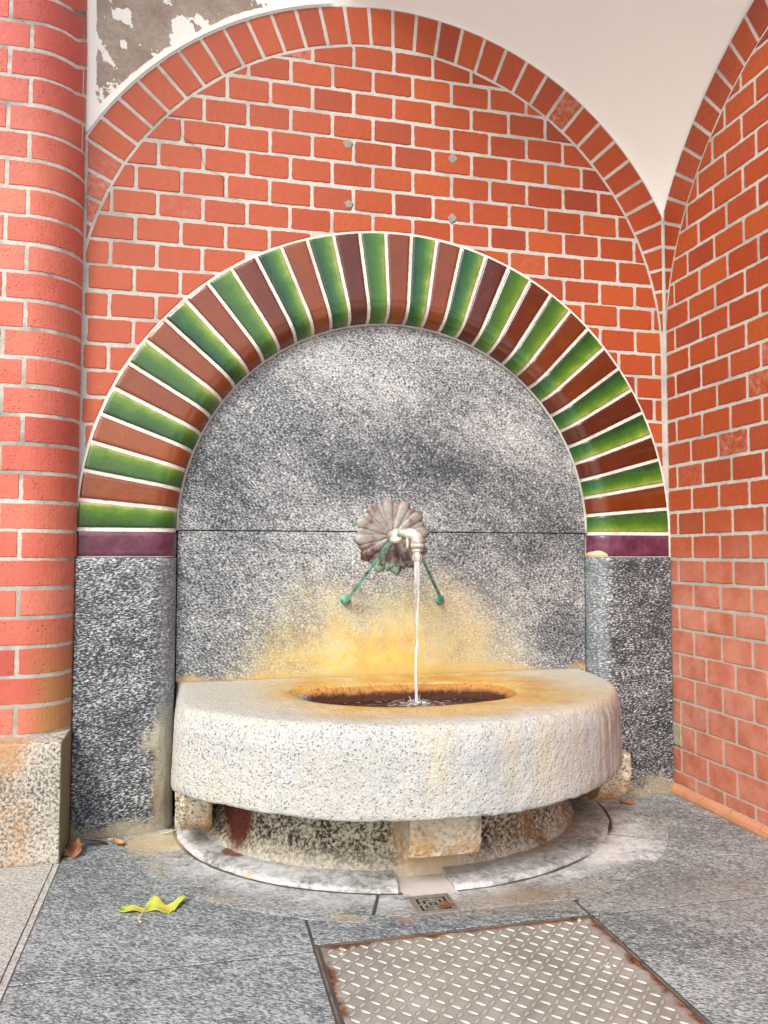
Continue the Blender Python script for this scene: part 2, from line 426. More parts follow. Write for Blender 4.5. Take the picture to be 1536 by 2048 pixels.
def paving_mat():
    g = G('paving_granite'); t = g.tone()
    ang = .55
    c, val, n1 = gneiss(g, rot=(0, 0, ang), sc=(1, 2.8, 1), scale=75, cloud=.08, shift=g.mul(g.sub(t[0], .5), .12),
        cols=[(.065, .078, .084), (.13, .152, .160), (.205, .232, .240), (.30, .325, .330), (.46, .48, .48)])
    c = g.mix(g.ss(t[1], .4, .6, 0, .75), c, g.ramp(g.noise(140, 4, .75), [(.36, (.16, .15, .13)), (.5, (.44, .43, .39)), (.62, (.62, .60, .55))]))
    # brown damp round the drain and the right hand side
    wz = g.mul(g.sub(g.noise(6, 5, .65), .5), .9)
    br = g.blob(.12, -.66, -.86, .30, .12, 1, nzv=wz)
    c = g.mix(g.mul(br, .75), c, (.25, .19, .13))
    br2 = g.blob(.55, -.75, -.86, .40, .22, 1, nzv=wz)
    c = g.mix(g.mul(br2, .4), c, (.20, .17, .15))
    wh = g.blob(-.02, -.60, -.86, .10, .07, 1, nzv=wz)
    c = g.mix(g.ss(wh, .1, .4, 0, .85), c, (.74, .70, .69))
    rs = g.blob(-.16, -.68, -.86, .05, .07, 1, nzv=wz)
    c = g.mix(g.mul(rs, .7), c, (.42, .24, .13))
    return g.fin(c, g.ss(val, .35, .65, .42, .62), g.bump(g.add(g.mul(n1, .7), g.noise(20, 3)), .003, .7), spec=.4)
M['paving'] = paving_mat()

def apron_mat():
    g = G('apron_stone')
    c, val, n1 = gneiss(g, rot=(0, 0, .3), sc=(1, 2.6, 1), scale=75, cloud=.10, shift=.0,
        cols=[(.065, .078, .084), (.14, .158, .164), (.22, .245, .25), (.32, .34, .34), (.48, .49, .48)])
    l = g.n('ShaderNodeVectorMath'); l.operation = 'LENGTH'
    v = g.n('ShaderNodeCombineXYZ'); g.put(v.inputs[0], g.mul(g.x, .93)); g.put(v.inputs[1], g.mul(g.y, 1.04)); g.put(l.inputs[0], v.outputs[0])
    r = g.add(l.outputs['Value'], g.mul(g.sub(g.noise(7, 5, .65), .5), .16))
    lime = g.mul(g.ss(r, .74, .60, 0, 1), g.ss(g.noise(11, 5, .7), .36, .60, .1, 1))
    c = g.mix(g.mul(lime, .8), c, g.ramp(g.noise(60, 3), [(.3, (.60, .62, .64)), (.6, (.76, .75, .75))]))
    e2 = g.n('ShaderNodeVectorMath'); e2.operation = 'LENGTH'
    v2 = g.n('ShaderNodeCombineXYZ'); g.put(v2.inputs[0], g.mul(g.add(g.x, .012), 1 / .648)); g.put(v2.inputs[1], g.mul(g.y, 1 / .592)); g.put(e2.inputs[0], v2.outputs[0])
    er = g.add(e2.outputs['Value'], g.mul(g.sub(g.noise(30, 3), .5), .012))
    c = g.mix(g.mul(g.mul(g.ss(er, 1.018, 1.010, 0, .9), g.ss(er, .985, .995)), g.ss(g.math('ABSOLUTE', g.add(g.x, .073)), .062, .066)), c, (.035, .032, .028))
    c = g.mix(g.mul(g.ss(er, 1.03, .99, 0, .9), g.ss(g.math('ABSOLUTE', g.add(g.x, .073)), .066, .062)), c, (.62, .58, .56))
    och = g.mul(g.ss(r, .66, .76, 0, 1), g.ss(g.noise(9, 5, .65), .50, .64, 0, .4))
    c = g.mix(och, c, (.42, .34, .18))
    wp = g.mul(g.blob(.50, -.42, -.85, .24, .16, 1, nzv=g.mul(g.sub(g.noise(9, 5, .7), .5), 1.3)), 1)
    c = g.mix(g.mul(g.ss(wp, .0, .6, 0, .9), g.ss(g.noise(45, 5, .75), .38, .62, .2, 1)), c, (.70, .70, .71))
    och2 = g.mul(g.blob(-.70, -.12, -.85, .16, .14, 1, nzv=g.mul(g.sub(g.noise(8, 4), .5), .6)), .8)
    c = g.mix(och2, c, (.52, .40, .20))
    br = g.blob(.12, -.66, -.86, .26, .09, 1, nzv=g.mul(g.sub(g.noise(8, 4), .5), .9))
    c = g.mix(g.mul(br, .8), c, (.27, .20, .13))
    return g.fin(c, g.ss(lime, 0, 1, .45, .75), g.bump(g.add(g.mul(n1, .6), g.noise(25, 4)), .003, .8), spec=.4)
M['apron'] = apron_mat()

def ring_mat():
    g = G('ring_stone')
    n1 = g.noise(60, 4, .7)
    c = g.ramp(g.add(g.mul(n1, .5), g.mul(g.noise(8, 4, .65), .5)), [(.36, (.16, .17, .16)), (.45, (.36, .37, .37)), (.54, (.55, .56, .57)), (.66, (.68, .68, .69))])
    l = g.n('ShaderNodeVectorMath'); l.operation = 'LENGTH'
    v = g.n('ShaderNodeCombineXYZ'); g.put(v.inputs[0], g.x); g.put(v.inputs[1], g.mul(g.y, 1.08)); g.put(l.inputs[0], v.outputs[0])
    inn = g.mul(g.ss(l.outputs['Value'], .58, .52, 0, .7), g.ss(g.x, -.1, .25, .2, 1))
    c = g.mix(inn, c, (.30, .22, .14))
    oc = g.ss(g.noise(10, 5, .6), .62, .68, 0, .6)
    c = g.mix(oc, c, (.64, .42, .20))
    rust = g.blob(-.50, -.26, -.83, .07, .06, .2, nzv=g.mul(g.sub(g.noise(14, 4), .5), .7))
    c = g.mix(g.ss(rust, .1, .4, 0, .85), c, (.14, .025, .01))
    h = g.add(g.mul(g.noise(22, 4, .7), 1.2), n1)
    return g.fin(c, .6, g.bump(h, .004, .8), spec=.4)
M['ring'] = ring_mat()

def plain(name, col, rough=.6, metal=0.0, var=.25, bs=60, bd=.001):
    g = G(name); n = g.noise(bs, 4, .7)
    c = g.mix(g.ss(n, .3, .7, 0, var), col, tuple(k * .45 for k in col))
    return g.fin(c, rough, g.bump(n, bd, .7), Metallic=metal)

def verdigris():
    g = G('verdigris_bronze'); n = g.noise(45, 5, .7)
    c = g.ramp(n, [(.32, (.03, .10, .085)), (.45, (.09, .27, .22)), (.58, (.20, .45, .37)), (.7, (.34, .52, .40))])
    return g.fin(c, .6, g.bump(n, .001, .8), Metallic=.15)
M['verd'] = verdigris()
def rosette_mat():
    g = G('rosette_bronze'); n = g.noise(26, 5, .7)
    c = g.ramp(n, [(.32, (.12, .07, .065)), (.42, (.25, .18, .165)), (.50, (.29, .27, .24)), (.58, (.31, .33, .29)), (.70, (.42, .40, .37))])
    low = g.ss(g.add(g.z, g.mul(g.sub(n, .5), .12)), -.02, -.07, 0, 1)
    c = g.mix(g.mul(low, g.ss(g.noise(60, 4), .35, .6, .5, .95)), c, (.06, .022, .026))
    tip = g.mul(g.ss(g.add(g.z, g.mul(g.sub(n, .5), .05)), -.085, -.105, 0, 1), g.ss(g.noise(50, 3), .42, .58, .0, .8))
    c = g.mix(tip, c, (.24, .40, .30))
    return g.fin(c, .55, g.bump(n, .0015, .8), Metallic=.2)
M['rosette'] = rosette_mat()
def tap_mat():
    g = G('limed_metal'); n = g.noise(40, 4, .7)
    c = g.ramp(n, [(.35, (.42, .37, .28)), (.5, (.62, .60, .57)), (.65, (.74, .73, .72))])
    c = g.mix(g.ss(g.noise(18, 3), .52, .62, 0, .5), c, (.60, .50, .30))
    return g.fin(c, .38, g.bump(n, .0012, .7), Metallic=.35)
M['tap'] = tap_mat()

def water_mat():
    g = G('basin_water')
    h = g.add(g.noise(26, 3, .6), g.mul(g.noise(70, 2, .5), .5))
    d = g.blob(0, -.2, -.49, .14, .12, 1)
    foam = g.mul(g.ss(g.add(g.noise(45, 4, .7, g.mapv(sc=(1, 2.2, 1))), g.mul(d, .13)), .60, .66, 0, 1), .8)
    c = g.mix(foam, (.035, .018, .010), (.60, .58, .58))
    return g.fin(c, .06, g.bump(h, .012, .8), spec=.6)
M['water'] = water_mat()
def stream_mat():
    g = G('falling_water')
    n = g.noise(60, 3, .6, g.mapv(sc=(2.2, 1, .12)))
    w = g.n('ShaderNodeBsdfPrincipled'); w.inputs['Base Color'].default_value = (.90, .90, .93, 1); w.inputs['Roughness'].default_value = .15
    g.put(w.inputs['Normal'], g.bump(n, .004, .6))
    g.bsdf.inputs['Base Color'].default_value = (1, 1, 1, 1); g.bsdf.inputs['Transmission Weight'].default_value = 1
    g.bsdf.inputs['IOR'].default_value = 1.33; g.bsdf.inputs['Roughness'].default_value = .05
    g.put(g.bsdf.inputs['Normal'], g.bump(n, .004, .6))
    mx = g.n('ShaderNodeMixShader'); g.put(mx.inputs[0], g.ss(n, .40, .62, .03, .60))
    g.nt.links.new(g.bsdf.outputs[0], mx.inputs[1]); g.nt.links.new(w.outputs[0], mx.inputs[2]); g.nt.links.new(mx.outputs[0], g.out.inputs[0])
    return g.m
M['stream'] = stream_mat()

def plate_mat():
    g = G('checker_plate_steel'); t = g.tone()
    n = g.noise(7, 5, .7)
    c = g.ramp(n, [(.3, (.29, .285, .25)), (.5, (.39, .385, .34)), (.7, (.46, .455, .41))])
    c = g.mix(g.ss(g.noise(55, 5, .75), .42, .7, 0, .4), c, (.24, .20, .16))
    c = g.mix(g.mul(t[1], .5), c, (.60, .585, .55))
    c = g.mix(g.mul(t[2], .3), c, (.15, .135, .115))
    e = g.math('MINIMUM', g.math('MINIMUM', g.add(g.x, .366), g.sub(.232, g.x)), g.sub(-.785, g.y))
    e = g.add(e, g.mul(g.sub(g.noise(14, 5, .7), .5), .075))
    rf = g.mul(g.ss(e, .022, .004, 0, 1), g.ss(g.noise(9, 3), .36, .55, .0, 1))
    rc = g.ramp(g.noise(60, 4, .7), [(.35, (.05, .015, .008)), (.5, (.20, .06, .02)), (.65, (.45, .19, .06))])
    c = g.mix(rf, c, rc)
    return g.fin(c, g.ss(n, .3, .7, .34, .55), g.bump(g.noise(80, 4, .7), .0012, .7), Metallic=.35)
M['plate'] = plate_mat()
def rust_mat():
    g = G('rusty_frame')
    c = g.ramp(g.noise(35, 5, .7), [(.3, (.06, .045, .035)), (.45, (.15, .12, .10)), (.58, (.22, .15, .10)), (.7, (.33, .15, .06))])
    return g.fin(c, .7, g.bump(g.noise(90, 3), .001), Metallic=.3)
M['frame'] = rust_mat()
M['grate'] = plain('grate_iron', (.36, .33, .28), .5, .4, .5)
M['dark'] = plain('dark_sump', (.012, .011, .010), .9)
M['screw'] = plain('screw_steel', (.55, .51, .44), .4, .5, .4)
M['ground'] = plain('street_ground', (.70, .70, .68), .85, 0, .3, 8, .003)
M['bed'] = plain('joint_mortar', (.07, .065, .058), .9, 0, .7, 25, .003)
M['skirting'] = plain('skirting_tile', (.58, .27, .15), .6, 0, .35, 22, .002)
M['patch'] = plain('mortar_plug', (.34, .33, .28), .9, 0, .6, 60, .003)
M['crumb'] = plain('pale_cement_patch', (.40, .36, .25), .9, 0, .5, 40, .003)
def leaf_mat(name, stops, rough=.5):
    g = G(name); c = g.ramp(g.noise(28, 4, .65), stops)
    sp = g.ss(g.voro(60), .10, .05, 0, 1)
    c = g.mix(g.mul(sp, g.ss(g.noise(20, 2), .52, .6, 0, .8)), c, (.12, .08, .02))
    return g.fin(c, rough, g.bump(g.noise(60, 3), .001, .6))
M['leaf_y'] = leaf_mat('yellow_green_leaf', [(.36, (.17, .32, .06)), (.44, (.36, .46, .07)), (.54, (.52, .54, .08)), (.68, (.56, .40, .12))])
M['leaf_b'] = leaf_mat('dry_brown_leaf', [(.3, (.10, .035, .02)), (.5, (.22, .085, .045)), (.7, (.36, .19, .10))])
M['leaf_o'] = leaf_mat('tan_leaf', [(.3, (.28, .12, .05)), (.5, (.42, .20, .09)), (.7, (.55, .33, .18))])
M['stem'] = plain('leaf_stem', (.62, .58, .30), .6)

# ------------------------------------------------------------------ constants (metres; z=0 is the spring line)
ZF = -.858; K = .0778; Z0 = .071
XR = .950; XL = -.944
AX, AZ, AR0, AR1 = -.013, .607, .9526, 1.0768
GAP = .0054

# ------------------------------------------------------------------ bricks
def rect_outline(u0, u1, v0, v1, seed, amp=.0016, step=.009, cr=.004):
    pts = []
    def seg(a, b):
        n = max(1, int(math.dist(a, b) / step))
        for i in range(n): pts.append((a[0] + (b[0] - a[0]) * i / n, a[1] + (b[1] - a[1]) * i / n))
    c = min(cr, (u1 - u0) * .3, (v1 - v0) * .3)
    P = [(u0 + c, v0), (u1 - c, v0), (u1, v0 + c), (u1, v1 - c), (u1 - c, v1), (u0 + c, v1), (u0, v1 - c), (u0, v0 + c)]
    for i in range(8): seg(P[i], P[(i + 1) % 8])
    return [(x + amp * (nz(x * 70, y * 70, seed) + .7 * nz(x * 190, y * 190, seed)), y + amp * (nz(x * 70 + 40, y * 70, seed) + .7 * nz(x * 190 + 9, y * 190, seed))) for x, y in pts]

def clip(poly, f):
    out = []; n = len(poly)
    for i in range(n):
        a, b = poly[i], poly[(i + 1) % n]; fa, fb = f(a), f(b)
        if fa > 0: out.append(a)
        if (fa > 0) != (fb > 0):
            t = fa / (fa - fb); out.append((a[0] + (b[0] - a[0]) * t, a[1] + (b[1] - a[1]) * t))
    return out

def area(p):
    return .5 * sum(p[i][0] * p[(i + 1) % len(p)][1] - p[(i + 1) % len(p)][0] * p[i][1] for i in range(len(p)))

def brick_poly(mb, poly, mp, h=.0020, inset=.0016):
    cl = []
    for p in poly:
        if not cl or math.dist(p, cl[-1]) > .0012: cl.append(p)
    while len(cl) > 2 and math.dist(cl[0], cl[-1]) < .0012: cl.pop()
    if len(cl) < 3 or abs(area(cl)) < 1.6e-4: return
    if area(cl) < 0: cl.reverse()
    n = len(cl); inner = []
    for i in range(n):
        a, b, c = cl[i - 1], cl[i], cl[(i + 1) % n]
        tx, ty = c[0] - a[0], c[1] - a[1]; l = math.hypot(tx, ty) or 1
        inner.append((b[0] - ty / l * inset, b[1] + tx / l * inset))
    hh = h + rnd.uniform(-.0008, .001); tl = rnd.uniform(-.008, .008); tw = rnd.uniform(-.01, .01)
    cx = sum(p[0] for p in cl) / n; cy = sum(p[1] for p in cl) / n
    hf = lambda p: hh + (p[0] - cx) * tl + (p[1] - cy) * tw
    vs = [mp(p[0], p[1], -.003) for p in cl] + [mp(p[0], p[1], hf(p) * .55) for p in cl] + [mp(p[0], p[1], hf(p)) for p in inner]
    fs = [(i, (i + 1) % n, n + (i + 1) % n, n + i) for i in range(n)] + [(n + i, n + (i + 1) % n, 2 * n + (i + 1) % n, 2 * n + i) for i in range(n)]
    fs.append(tuple(range(2 * n, 3 * n)))
    mb.add(vs, fs, (rnd.random(), rnd.random(), 0))

def brick_grid(mb, mp, u0, u1, v0, v1, h=.003, tone=None, uv=False, step=.012, amp=.0010, nvmin=5, bev=.0025):
    """a brick or tile laid on a curved surface: mp(u, v, height)"""
    nu = max(2, int(math.ceil((u1 - u0) / step))); nv = max(nvmin, int(math.ceil((v1 - v0) / step)))
    us = [u0, u0, u0 + bev] + [u0 + (u1 - u0) * i / nu for i in range(1, nu)] + [u1 - bev, u1, u1]
    vs = [v0, v0, v0 + bev] + [v0 + (v1 - v0) * i / nv for i in range(1, nv)] + [v1 - bev, v1, v1]
    NU, NV = len(us), len(vs); sd = rnd.uniform(0, 50)
    def ring(i, n): return min(i, n - 1 - i)
    def fn(i, j):
        r = min(ring(i, NU), ring(j, NV)); u, v = us[i], vs[j]
        hh = -.004 if r == 0 else h * .35 if r == 1 else h
        if r <= 1:
            u += amp * nz(u * 80, v * 80, sd); v += amp * nz(u * 80 + 30, v * 80, sd)
            # round the corners
        return mp(u, v, hh)
    mb.grid(NU, NV, fn, tone or (rnd.random(), rnd.random(), 0), uvfn=(lambda i, j: ((us[i] - u0) / (u1 - u0), (vs[j] - v0) / (v1 - v0))) if uv else None)

# ---- back wall
wall = thing('brick_wall', (0, 0, ZF), 'red brick wall with a semicircular lunette above the striped glazed arch, facing the camera', 'brick wall')
mpB = lambda u, v, h: (u, -h, v)
mb = MB(); rnd.seed(11)
TR = .9515
def in_arc(p, r): return r - math.hypot(p[0] - AX, max(0.0, p[1] - AZ))
def out_tile(p): return math.hypot(p[0], p[1]) - (TR + .004)
k = 0
while Z0 + K * k < AZ + AR0:
    z0 = Z0 + K * (k - 0) ; z1 = z0 + K
    off = .048 if k % 2 else -.015
    for n in range(-9, 9):
        u0 = off + .131 * n; u1 = u0 + .131
        a, b = max(u0 + GAP, XL + .008), min(u1 - GAP, XR - .010)
        if b - a < .012: continue
        j = rnd.uniform(-.002, .002)
        po = rect_outline(a, b, z0 + GAP + rnd.uniform(-.001, .001) + j, z1 - GAP + rnd.uniform(-.001, .001) + j, n * 3.1 + k * 7.7)
        po = clip(po, lambda p: in_arc(p, AR0 - .009)); 
        if len(po) < 3: continue
        po = clip(po, out_tile)
        if len(po) < 3: continue
        brick_poly(mb, po, mpB)
    k += 1
k = -1   # slivers beside the foot of the arch
bw = mb.build('brickwork', M['brick_back'], wall)
mb = MB()
def voussoirs(mb, cx, cz, r0, r1, a0, da, n, mp, clips, inner=.009, gap=.0058):
    for i in range(n):
        t0 = math.radians(a0 + da * i); t1 = math.radians(a0 + da * (i + 1)); sd = rnd.uniform(0, 99)
        po = []
        ri, ro = r0, r1 - .004
        for s in range(9):
            r = ri + (ro - ri) * s / 8; po.append((cx + r * math.cos(t1 - gap / r), cz + r * math.sin(t1 - gap / r)))
        for s in range(1, 5):
            t = (t1 - gap / ro) + ((t0 + gap / ro) - (t1 - gap / ro)) * s / 5; po.append((cx + ro * math.cos(t), cz + ro * math.sin(t)))
        for s in range(9):
            r = ro + (ri - ro) * s / 8; po.append((cx + r * math.cos(t0 + gap / r), cz + r * math.sin(t0 + gap / r)))
        for s in range(1, 5):
            t = (t0 + gap / ri) + ((t1 - gap / ri) - (t0 + gap / ri)) * s / 5; po.append((cx + ri * math.cos(t), cz + ri * math.sin(t)))
        po = [(x + .0012 * nz(x * 90, y * 90, sd), y + .0012 * nz(x * 90 + 9, y * 90, sd)) for x, y in po]
        for c in clips:
            po = clip(po, c)
            if len(po) < 3: break
        if len(po) >= 3: brick_poly(mb, po, mp)
voussoirs(mb, AX, AZ, AR0, AR1, 90.3 - 4.263 * 25, 4.263, 50, mpB, [lambda p: p[0] - (XL + .008), lambda p: (XR - .010) - p[0], lambda p: p[1] - .64])
mb.build('brick_arch', M['brick_back'], wall)
# mortar bed of the back wall as a solid with thickness
mb = MB(); NA = 120
def wall_edge(t):
    # distance along direction t from origin to the frame of the wall
    c, s = math.cos(t), math.sin(t); best = 9
    if c > 1e-6: best = min(best, (XR + .002) / c)
    if c < -1e-6: best = min(best, (XL - .004) / c)
    # circle AR1
    b = -(AX * c + AZ * s); q = b * b - (AX * AX + AZ * AZ - AR1 * AR1)
    r = -b + math.sqrt(q); return max(min(best, r), TR + .001)
dirs = sorted([PI * i / NA for i in range(NA + 1)] + [math.atan2(1.1075, .952), math.atan2(1.137, -.948)])
rings = []
for t in dirs:
    c, s = math.cos(t), math.sin(t); e = wall_edge(t)
    ri = TR - .003
    rings.append([(ri * c, 0, ri * s), (e * c, 0, e * s), (e * c, .25, e * s), (ri * c, .25, ri * s)])
vs = [p for r in rings for p in r]; fs = []
for i in range(len(dirs) - 1):
    for q in range(4):
        a = i * 4 + q; b = i * 4 + (q + 1) % 4; fs.append((a, b, b + 4, a + 4))
mb.add(vs, fs); mb.build('mortar', M['mortar'], wall)
# old fixing holes plugged with mortar
mb = MB()
for (x, z, r) in ((-.165, 1.219, .016), (.183, 1.215, .016), (-.161, 1.026, .014), (.182, 1.017, .015), (-.74, .20, .0), (-.215, 1.02, .0)):
    if r == 0: continue
    n = 18; ring = [(x + r * math.cos(2 * PI * i / n) * (1 + .55 * nz(i * .55, x * 9, 3.3)), z + r * .95 * math.sin(2 * PI * i / n) * (1 + .55 * nz(i * .55, x * 9, 7.7))) for i in range(n)]
    mb.add([(p[0], -.001, p[1]) for p in ring] + [(x + (p[0] - x) * .8, -.0042, z + (p[1] - z) * .8) for p in ring],
           [(i, (i + 1) % n, n + (i + 1) % n, n + i) for i in range(n)] + [tuple(range(n, 2 * n))])
mb.build('mortar_plug', M['patch'], wall)
# hairline crack
mb = MB()
def crack(mb, pts, mp, w=.0011):
    P = []
    for a, b in zip(pts, pts[1:]):
        for s in range(8):
            t = s / 8; x = a[0] + (b[0] - a[0]) * t; y = a[1] + (b[1] - a[1]) * t
            P.append((x + .003 * nz(x * 120, y * 120, 1), y + .003 * nz(x * 120, y * 120, 5)))
    P.append(pts[-1]); vs = []
    for i, p in enumerate(P):
        a = P[max(0, i - 1)]; b = P[min(len(P) - 1, i + 1)]; tx, ty = b[0] - a[0], b[1] - a[1]; l = math.hypot(tx, ty) or 1
        ww = w * (.6 + .8 * abs(nz(i * .4, 2.2)))
        vs += [mp(p[0] - ty / l * ww, p[1] + tx / l * ww, .0041), mp(p[0] + ty / l * ww, p[1] - tx / l * ww, .0041)]
    mb.add(vs, [(2 * i, 2 * i + 1, 2 * i + 3, 2 * i + 2) for i in range(len(P) - 1)])
crack(mb, [(-.677, 1.241), (-.674, 1.187), (-.617, 1.14), (-.602, 1.096), (-.55, 1.071), (-.546, 1.009), (-.497, 1.002)], mpB, .0006)
mb.build('crack', M['dark'], wall)

# ---- right wall
YC, RR0, RR1 = .90, .906, 1.031
YEND = 1.80
wallr = thing('brick_wall', (XR, -.9, ZF), 'red brick side wall running out of the photo on the right', 'brick wall')
mpR = lambda u, v, h: (XR - h, -u, v)
mb = MB(); rnd.seed(23)
for k in range(-12, 20):
    z0 = Z0 + K * k; z1 = z0 + K
    off = -.003 if k % 2 == 0 else -.0805
    for n in range(0, 15):
        u0 = off + .1385 * n; u1 = u0 + .1385
        a, b = max(u0 + GAP, .008), min(u1 - GAP, YEND)
        if k < 0: a = max(a, .012)
        if b - a < .012 or z0 < ZF + .02 - K and False: continue
        g_ = GAP * (.62 if k < -5 else 1)
        zz0 = max(z0 + g_, ZF + .034)
        a += 0 if k >= -5 else -.001
        po = rect_outline(a, b, zz0 + rnd.uniform(-.001, .001), z1 - g_ + rnd.uniform(-.001, .001), n * 5.1 + k * 3.7)
        po = clip(po, lambda p: RR0 - .009 + (.006 if p[1] < AZ else 0) - math.hypot(p[0] - YC, max(0.0, p[1] - AZ)))
        if len(po) >= 3: brick_poly(mb, po, mpR)
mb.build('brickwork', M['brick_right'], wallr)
mb = MB()
voussoirs(mb, YC, AZ, RR0, RR1, 90 - 4.45 * 26, 4.45, 52, mpR, [lambda p: p[0] - .008, lambda p: YEND - p[0], lambda p: p[1] - .64])
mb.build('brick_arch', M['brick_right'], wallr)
mb = MB()
pts = [(0, ZF), (YEND, ZF), (YEND, 1.10)]
t1 = math.atan2(1.10 - AZ, YEND - YC); t2 = math.atan2(1.11 - AZ, -YC)
pts += [(YC + RR1 * math.cos(t1 + (t2 - t1) * i / 40), AZ + RR1 * math.sin(t1 + (t2 - t1) * i / 40)) for i in range(41)]
n = len(pts)
mb.add([(XR, -p[0], p[1]) for p in pts] + [(XR + .25, -p[0], p[1]) for p in pts],
       [tuple(range(n)), tuple(range(2 * n - 1, n - 1, -1))] + [(i, (i + 1) % n, n + (i + 1) % n, n + i) for i in range(n)])
mb.build('mortar', M['mortar'], wallr)
mb = MB(); u = .004
while u < YEND:
    L = .135 if u > .1 else .085; e = min(u + L, YEND)
    zt = ZF + .030
    vs = []; prof = [(0, ZF - .004), (.017, ZF - .004), (.019, ZF + .006), (.016, ZF + .018), (.008, zt - .002), (0.0, zt)]
    for uu in (u + .002, e - .002):
        vs += [(XR - p[0], -uu, p[1] + .001 * nz(uu * 9, p[1] * 50)) for p in prof]
    m_ = len(prof)
    mb.add(vs, [tuple(range(m_ - 1, -1, -1)), tuple(range(m_, 2 * m_))] + [(i, i + 1, m_ + i + 1, m_ + i) for i in range(m_ - 1)])
    u = e
mb.build('skirting', M['skirting'], wallr)
mb = MB()
n = 16; cx_, cz_ = .030, -.665
ring = [(cx_ + .030 * max(-.8, min(1, 1.3 * math.cos(2 * PI * i / n))) * (1 + .2 * nz(i, 3.3)), cz_ + .042 * max(-.9, min(.9, 1.3 * math.sin(2 * PI * i / n)))) for i in range(n)]
mb.add([mpR(p[0], p[1], .003) for p in ring] + [mpR(cx_ + (p[0] - cx_) * .85, cz_ + (p[1] - cz_) * .85, .0056) for p in ring],
       [(i, (i + 1) % n, n + (i + 1) % n, n + i) for i in range(n)] + [tuple(range(n, 2 * n))])
mb.build('cement_patch', M['crumb'], wallr)

# ---- left pier with its rounded corner
PR = .12; SA = PI * PR / 2
pier = thing('brick_pier', (-1.2, -.06, ZF), 'pink brick pier with a rounded corner on a granite plinth at the left edge', 'brick pier')
def mpP(s, v, h):
    if v > 1.0 and s < .07: v = v + (.07 - s) * min(1, (v - 1.0) / .45) * .75
    if s < SA:
        a = s / PR
        return (XL - PR + (PR + h) * math.cos(a), -(PR + h) * math.sin(a), v)
    return (XL - PR - (s - SA), -(PR + h), v)
mb = MB(); rnd.seed(5)
for k in range(-8, 23):
    z0 = Z0 + K * k; z1 = z0 + K
    joints = [.004, .197, .328, .459, .59] if k % 2 == 0 else [.004, .252, .383, .514, .59]
    if k > 11 and k % 2: joints = [.004, .034] + joints[1:]
    for a, b in zip(joints, joints[1:]):
        jz = rnd.uniform(-.0015, .0015)
        brick_grid(mb, mpP, a + .0055, b - .0055, z0 + .0052 + jz, z1 - .0052 + jz, h=.0016 + rnd.uniform(-.0006, .0008), amp=.0024, bev=.0014)
mb.build('brickwork', M['brick_pier'], pier)
mb = MB()
ss_ = [0] + [SA * i / 16 for i in range(1, 17)] + [.6]
out = [mpP(s, 0, 0)[:2] for s in ss_] + [(-1.48, .25), (XL, .25)]
n = len(out); zb, zt = ZF + .30, 2.0
mb.add([(p[0], p[1], zb) for p in out] + [(p[0], p[1], zt) for p in out], [(i, (i + 1) % n, n + (i + 1) % n, n + i) for i in range(n)] + [tuple(range(n, 2 * n))])
mb.build('mortar', M['mortar_pier'], pier)
def rough_box(mb, x0, x1, y0, y1, z0, z1, step=.02, amp=.002, rad=.006, seed=0):
    """box with subdivided, slightly wavy faces and eased edges"""
    import itertools
    def axis(a, b):
        n = max(1, int((b - a) / step)); return [a, a + rad * .4, a + rad] + [a + (b - a) * i / n for i in range(1, n)] + [b - rad, b - rad * .4, b]
    def rp(p):
        q = [min(max(p[0], x0 + rad), x1 - rad), min(max(p[1], y0 + rad), y1 - rad), min(max(p[2], z0 + rad), z1 - rad)]
        d = Vector((p[0] - q[0], p[1] - q[1], p[2] - q[2]))
        if d.length > 1e-9: d = d.normalized() * rad
        v = Vector(q) + d
        nn = Vector((nz(v.x * 30, v.y * 30, v.z * 30 + seed), nz(v.x * 30 + 7, v.y * 30, v.z * 30 + seed), nz(v.x * 30, v.y * 30 + 7, v.z * 30 + seed)))
        return tuple(v + nn * amp)
    X, Y, Z = axis(x0, x1), axis(y0, y1), axis(z0, z1)
    for (A, B, f) in ((X, Z, lambda a, b: (a, y0, b)), (Y, Z, lambda a, b: (x1, a, b)), (X, Y, lambda a, b: (a, b, z1)), (Y, Z, lambda a, b: (x0, a, b)), (X, Z, lambda a, b: (a, y1, b)), (X, Y, lambda a, b: (a, b, z0))):
        mb.grid(len(A), len(B), lambda i, j: rp(f(A[i], B[j])))
mb = MB(); rough_box(mb, -1.50, XL, -.200, .2, ZF - .01, -.553, .03, .002, .006)
mb.build('plinth', M['plinth'], pier, smooth=True)

# ---- vault
vault = MB()
NX, NT = 140, 70
def vz(x, t):
    base = 1.9747 - (t - .9) ** 2 - x * x if t > 0 else AR1 ** 2 - (x - AX) ** 2
    z = AZ + math.sqrt(max(base, .02))
    if x < -.1:
        gx = min(1, (-.1 - x) / .65); gx = gx * gx * (3 - 2 * gx)
        ht = min(1, max(0, t) / .10); ht = (1 - (1 - ht) ** 5) * .55 + min(1, t / .6) * .30
        z += gx * ht
    return z
def vx(i, t):
    if t < PR: xl = XL - PR + PR * math.sqrt(1 - (t / PR) ** 2) - .006 * min(1, t / .001)
    else: xl = XL - PR - .02 - (t - PR) * .6
    return xl + (XR + .008 - xl) * i / (NX - 1)
ts = [.85 * (j / (NT - 1)) ** 2.6 for j in range(NT)]
vault.grid(NX, NT, lambda i, j: (vx(i, ts[j]), -ts[j], vz(vx(i, ts[j]), ts[j])))
vo = vault.build('vaulted_ceiling', M['plaster'], smooth=True)
tag(vo, 'white plastered vault above the brick arches with a flaked grey patch at upper left', 'ceiling')
so = vo.modifiers.new('solid', 'SOLIDIFY'); so.thickness = .012; so.offset = -1

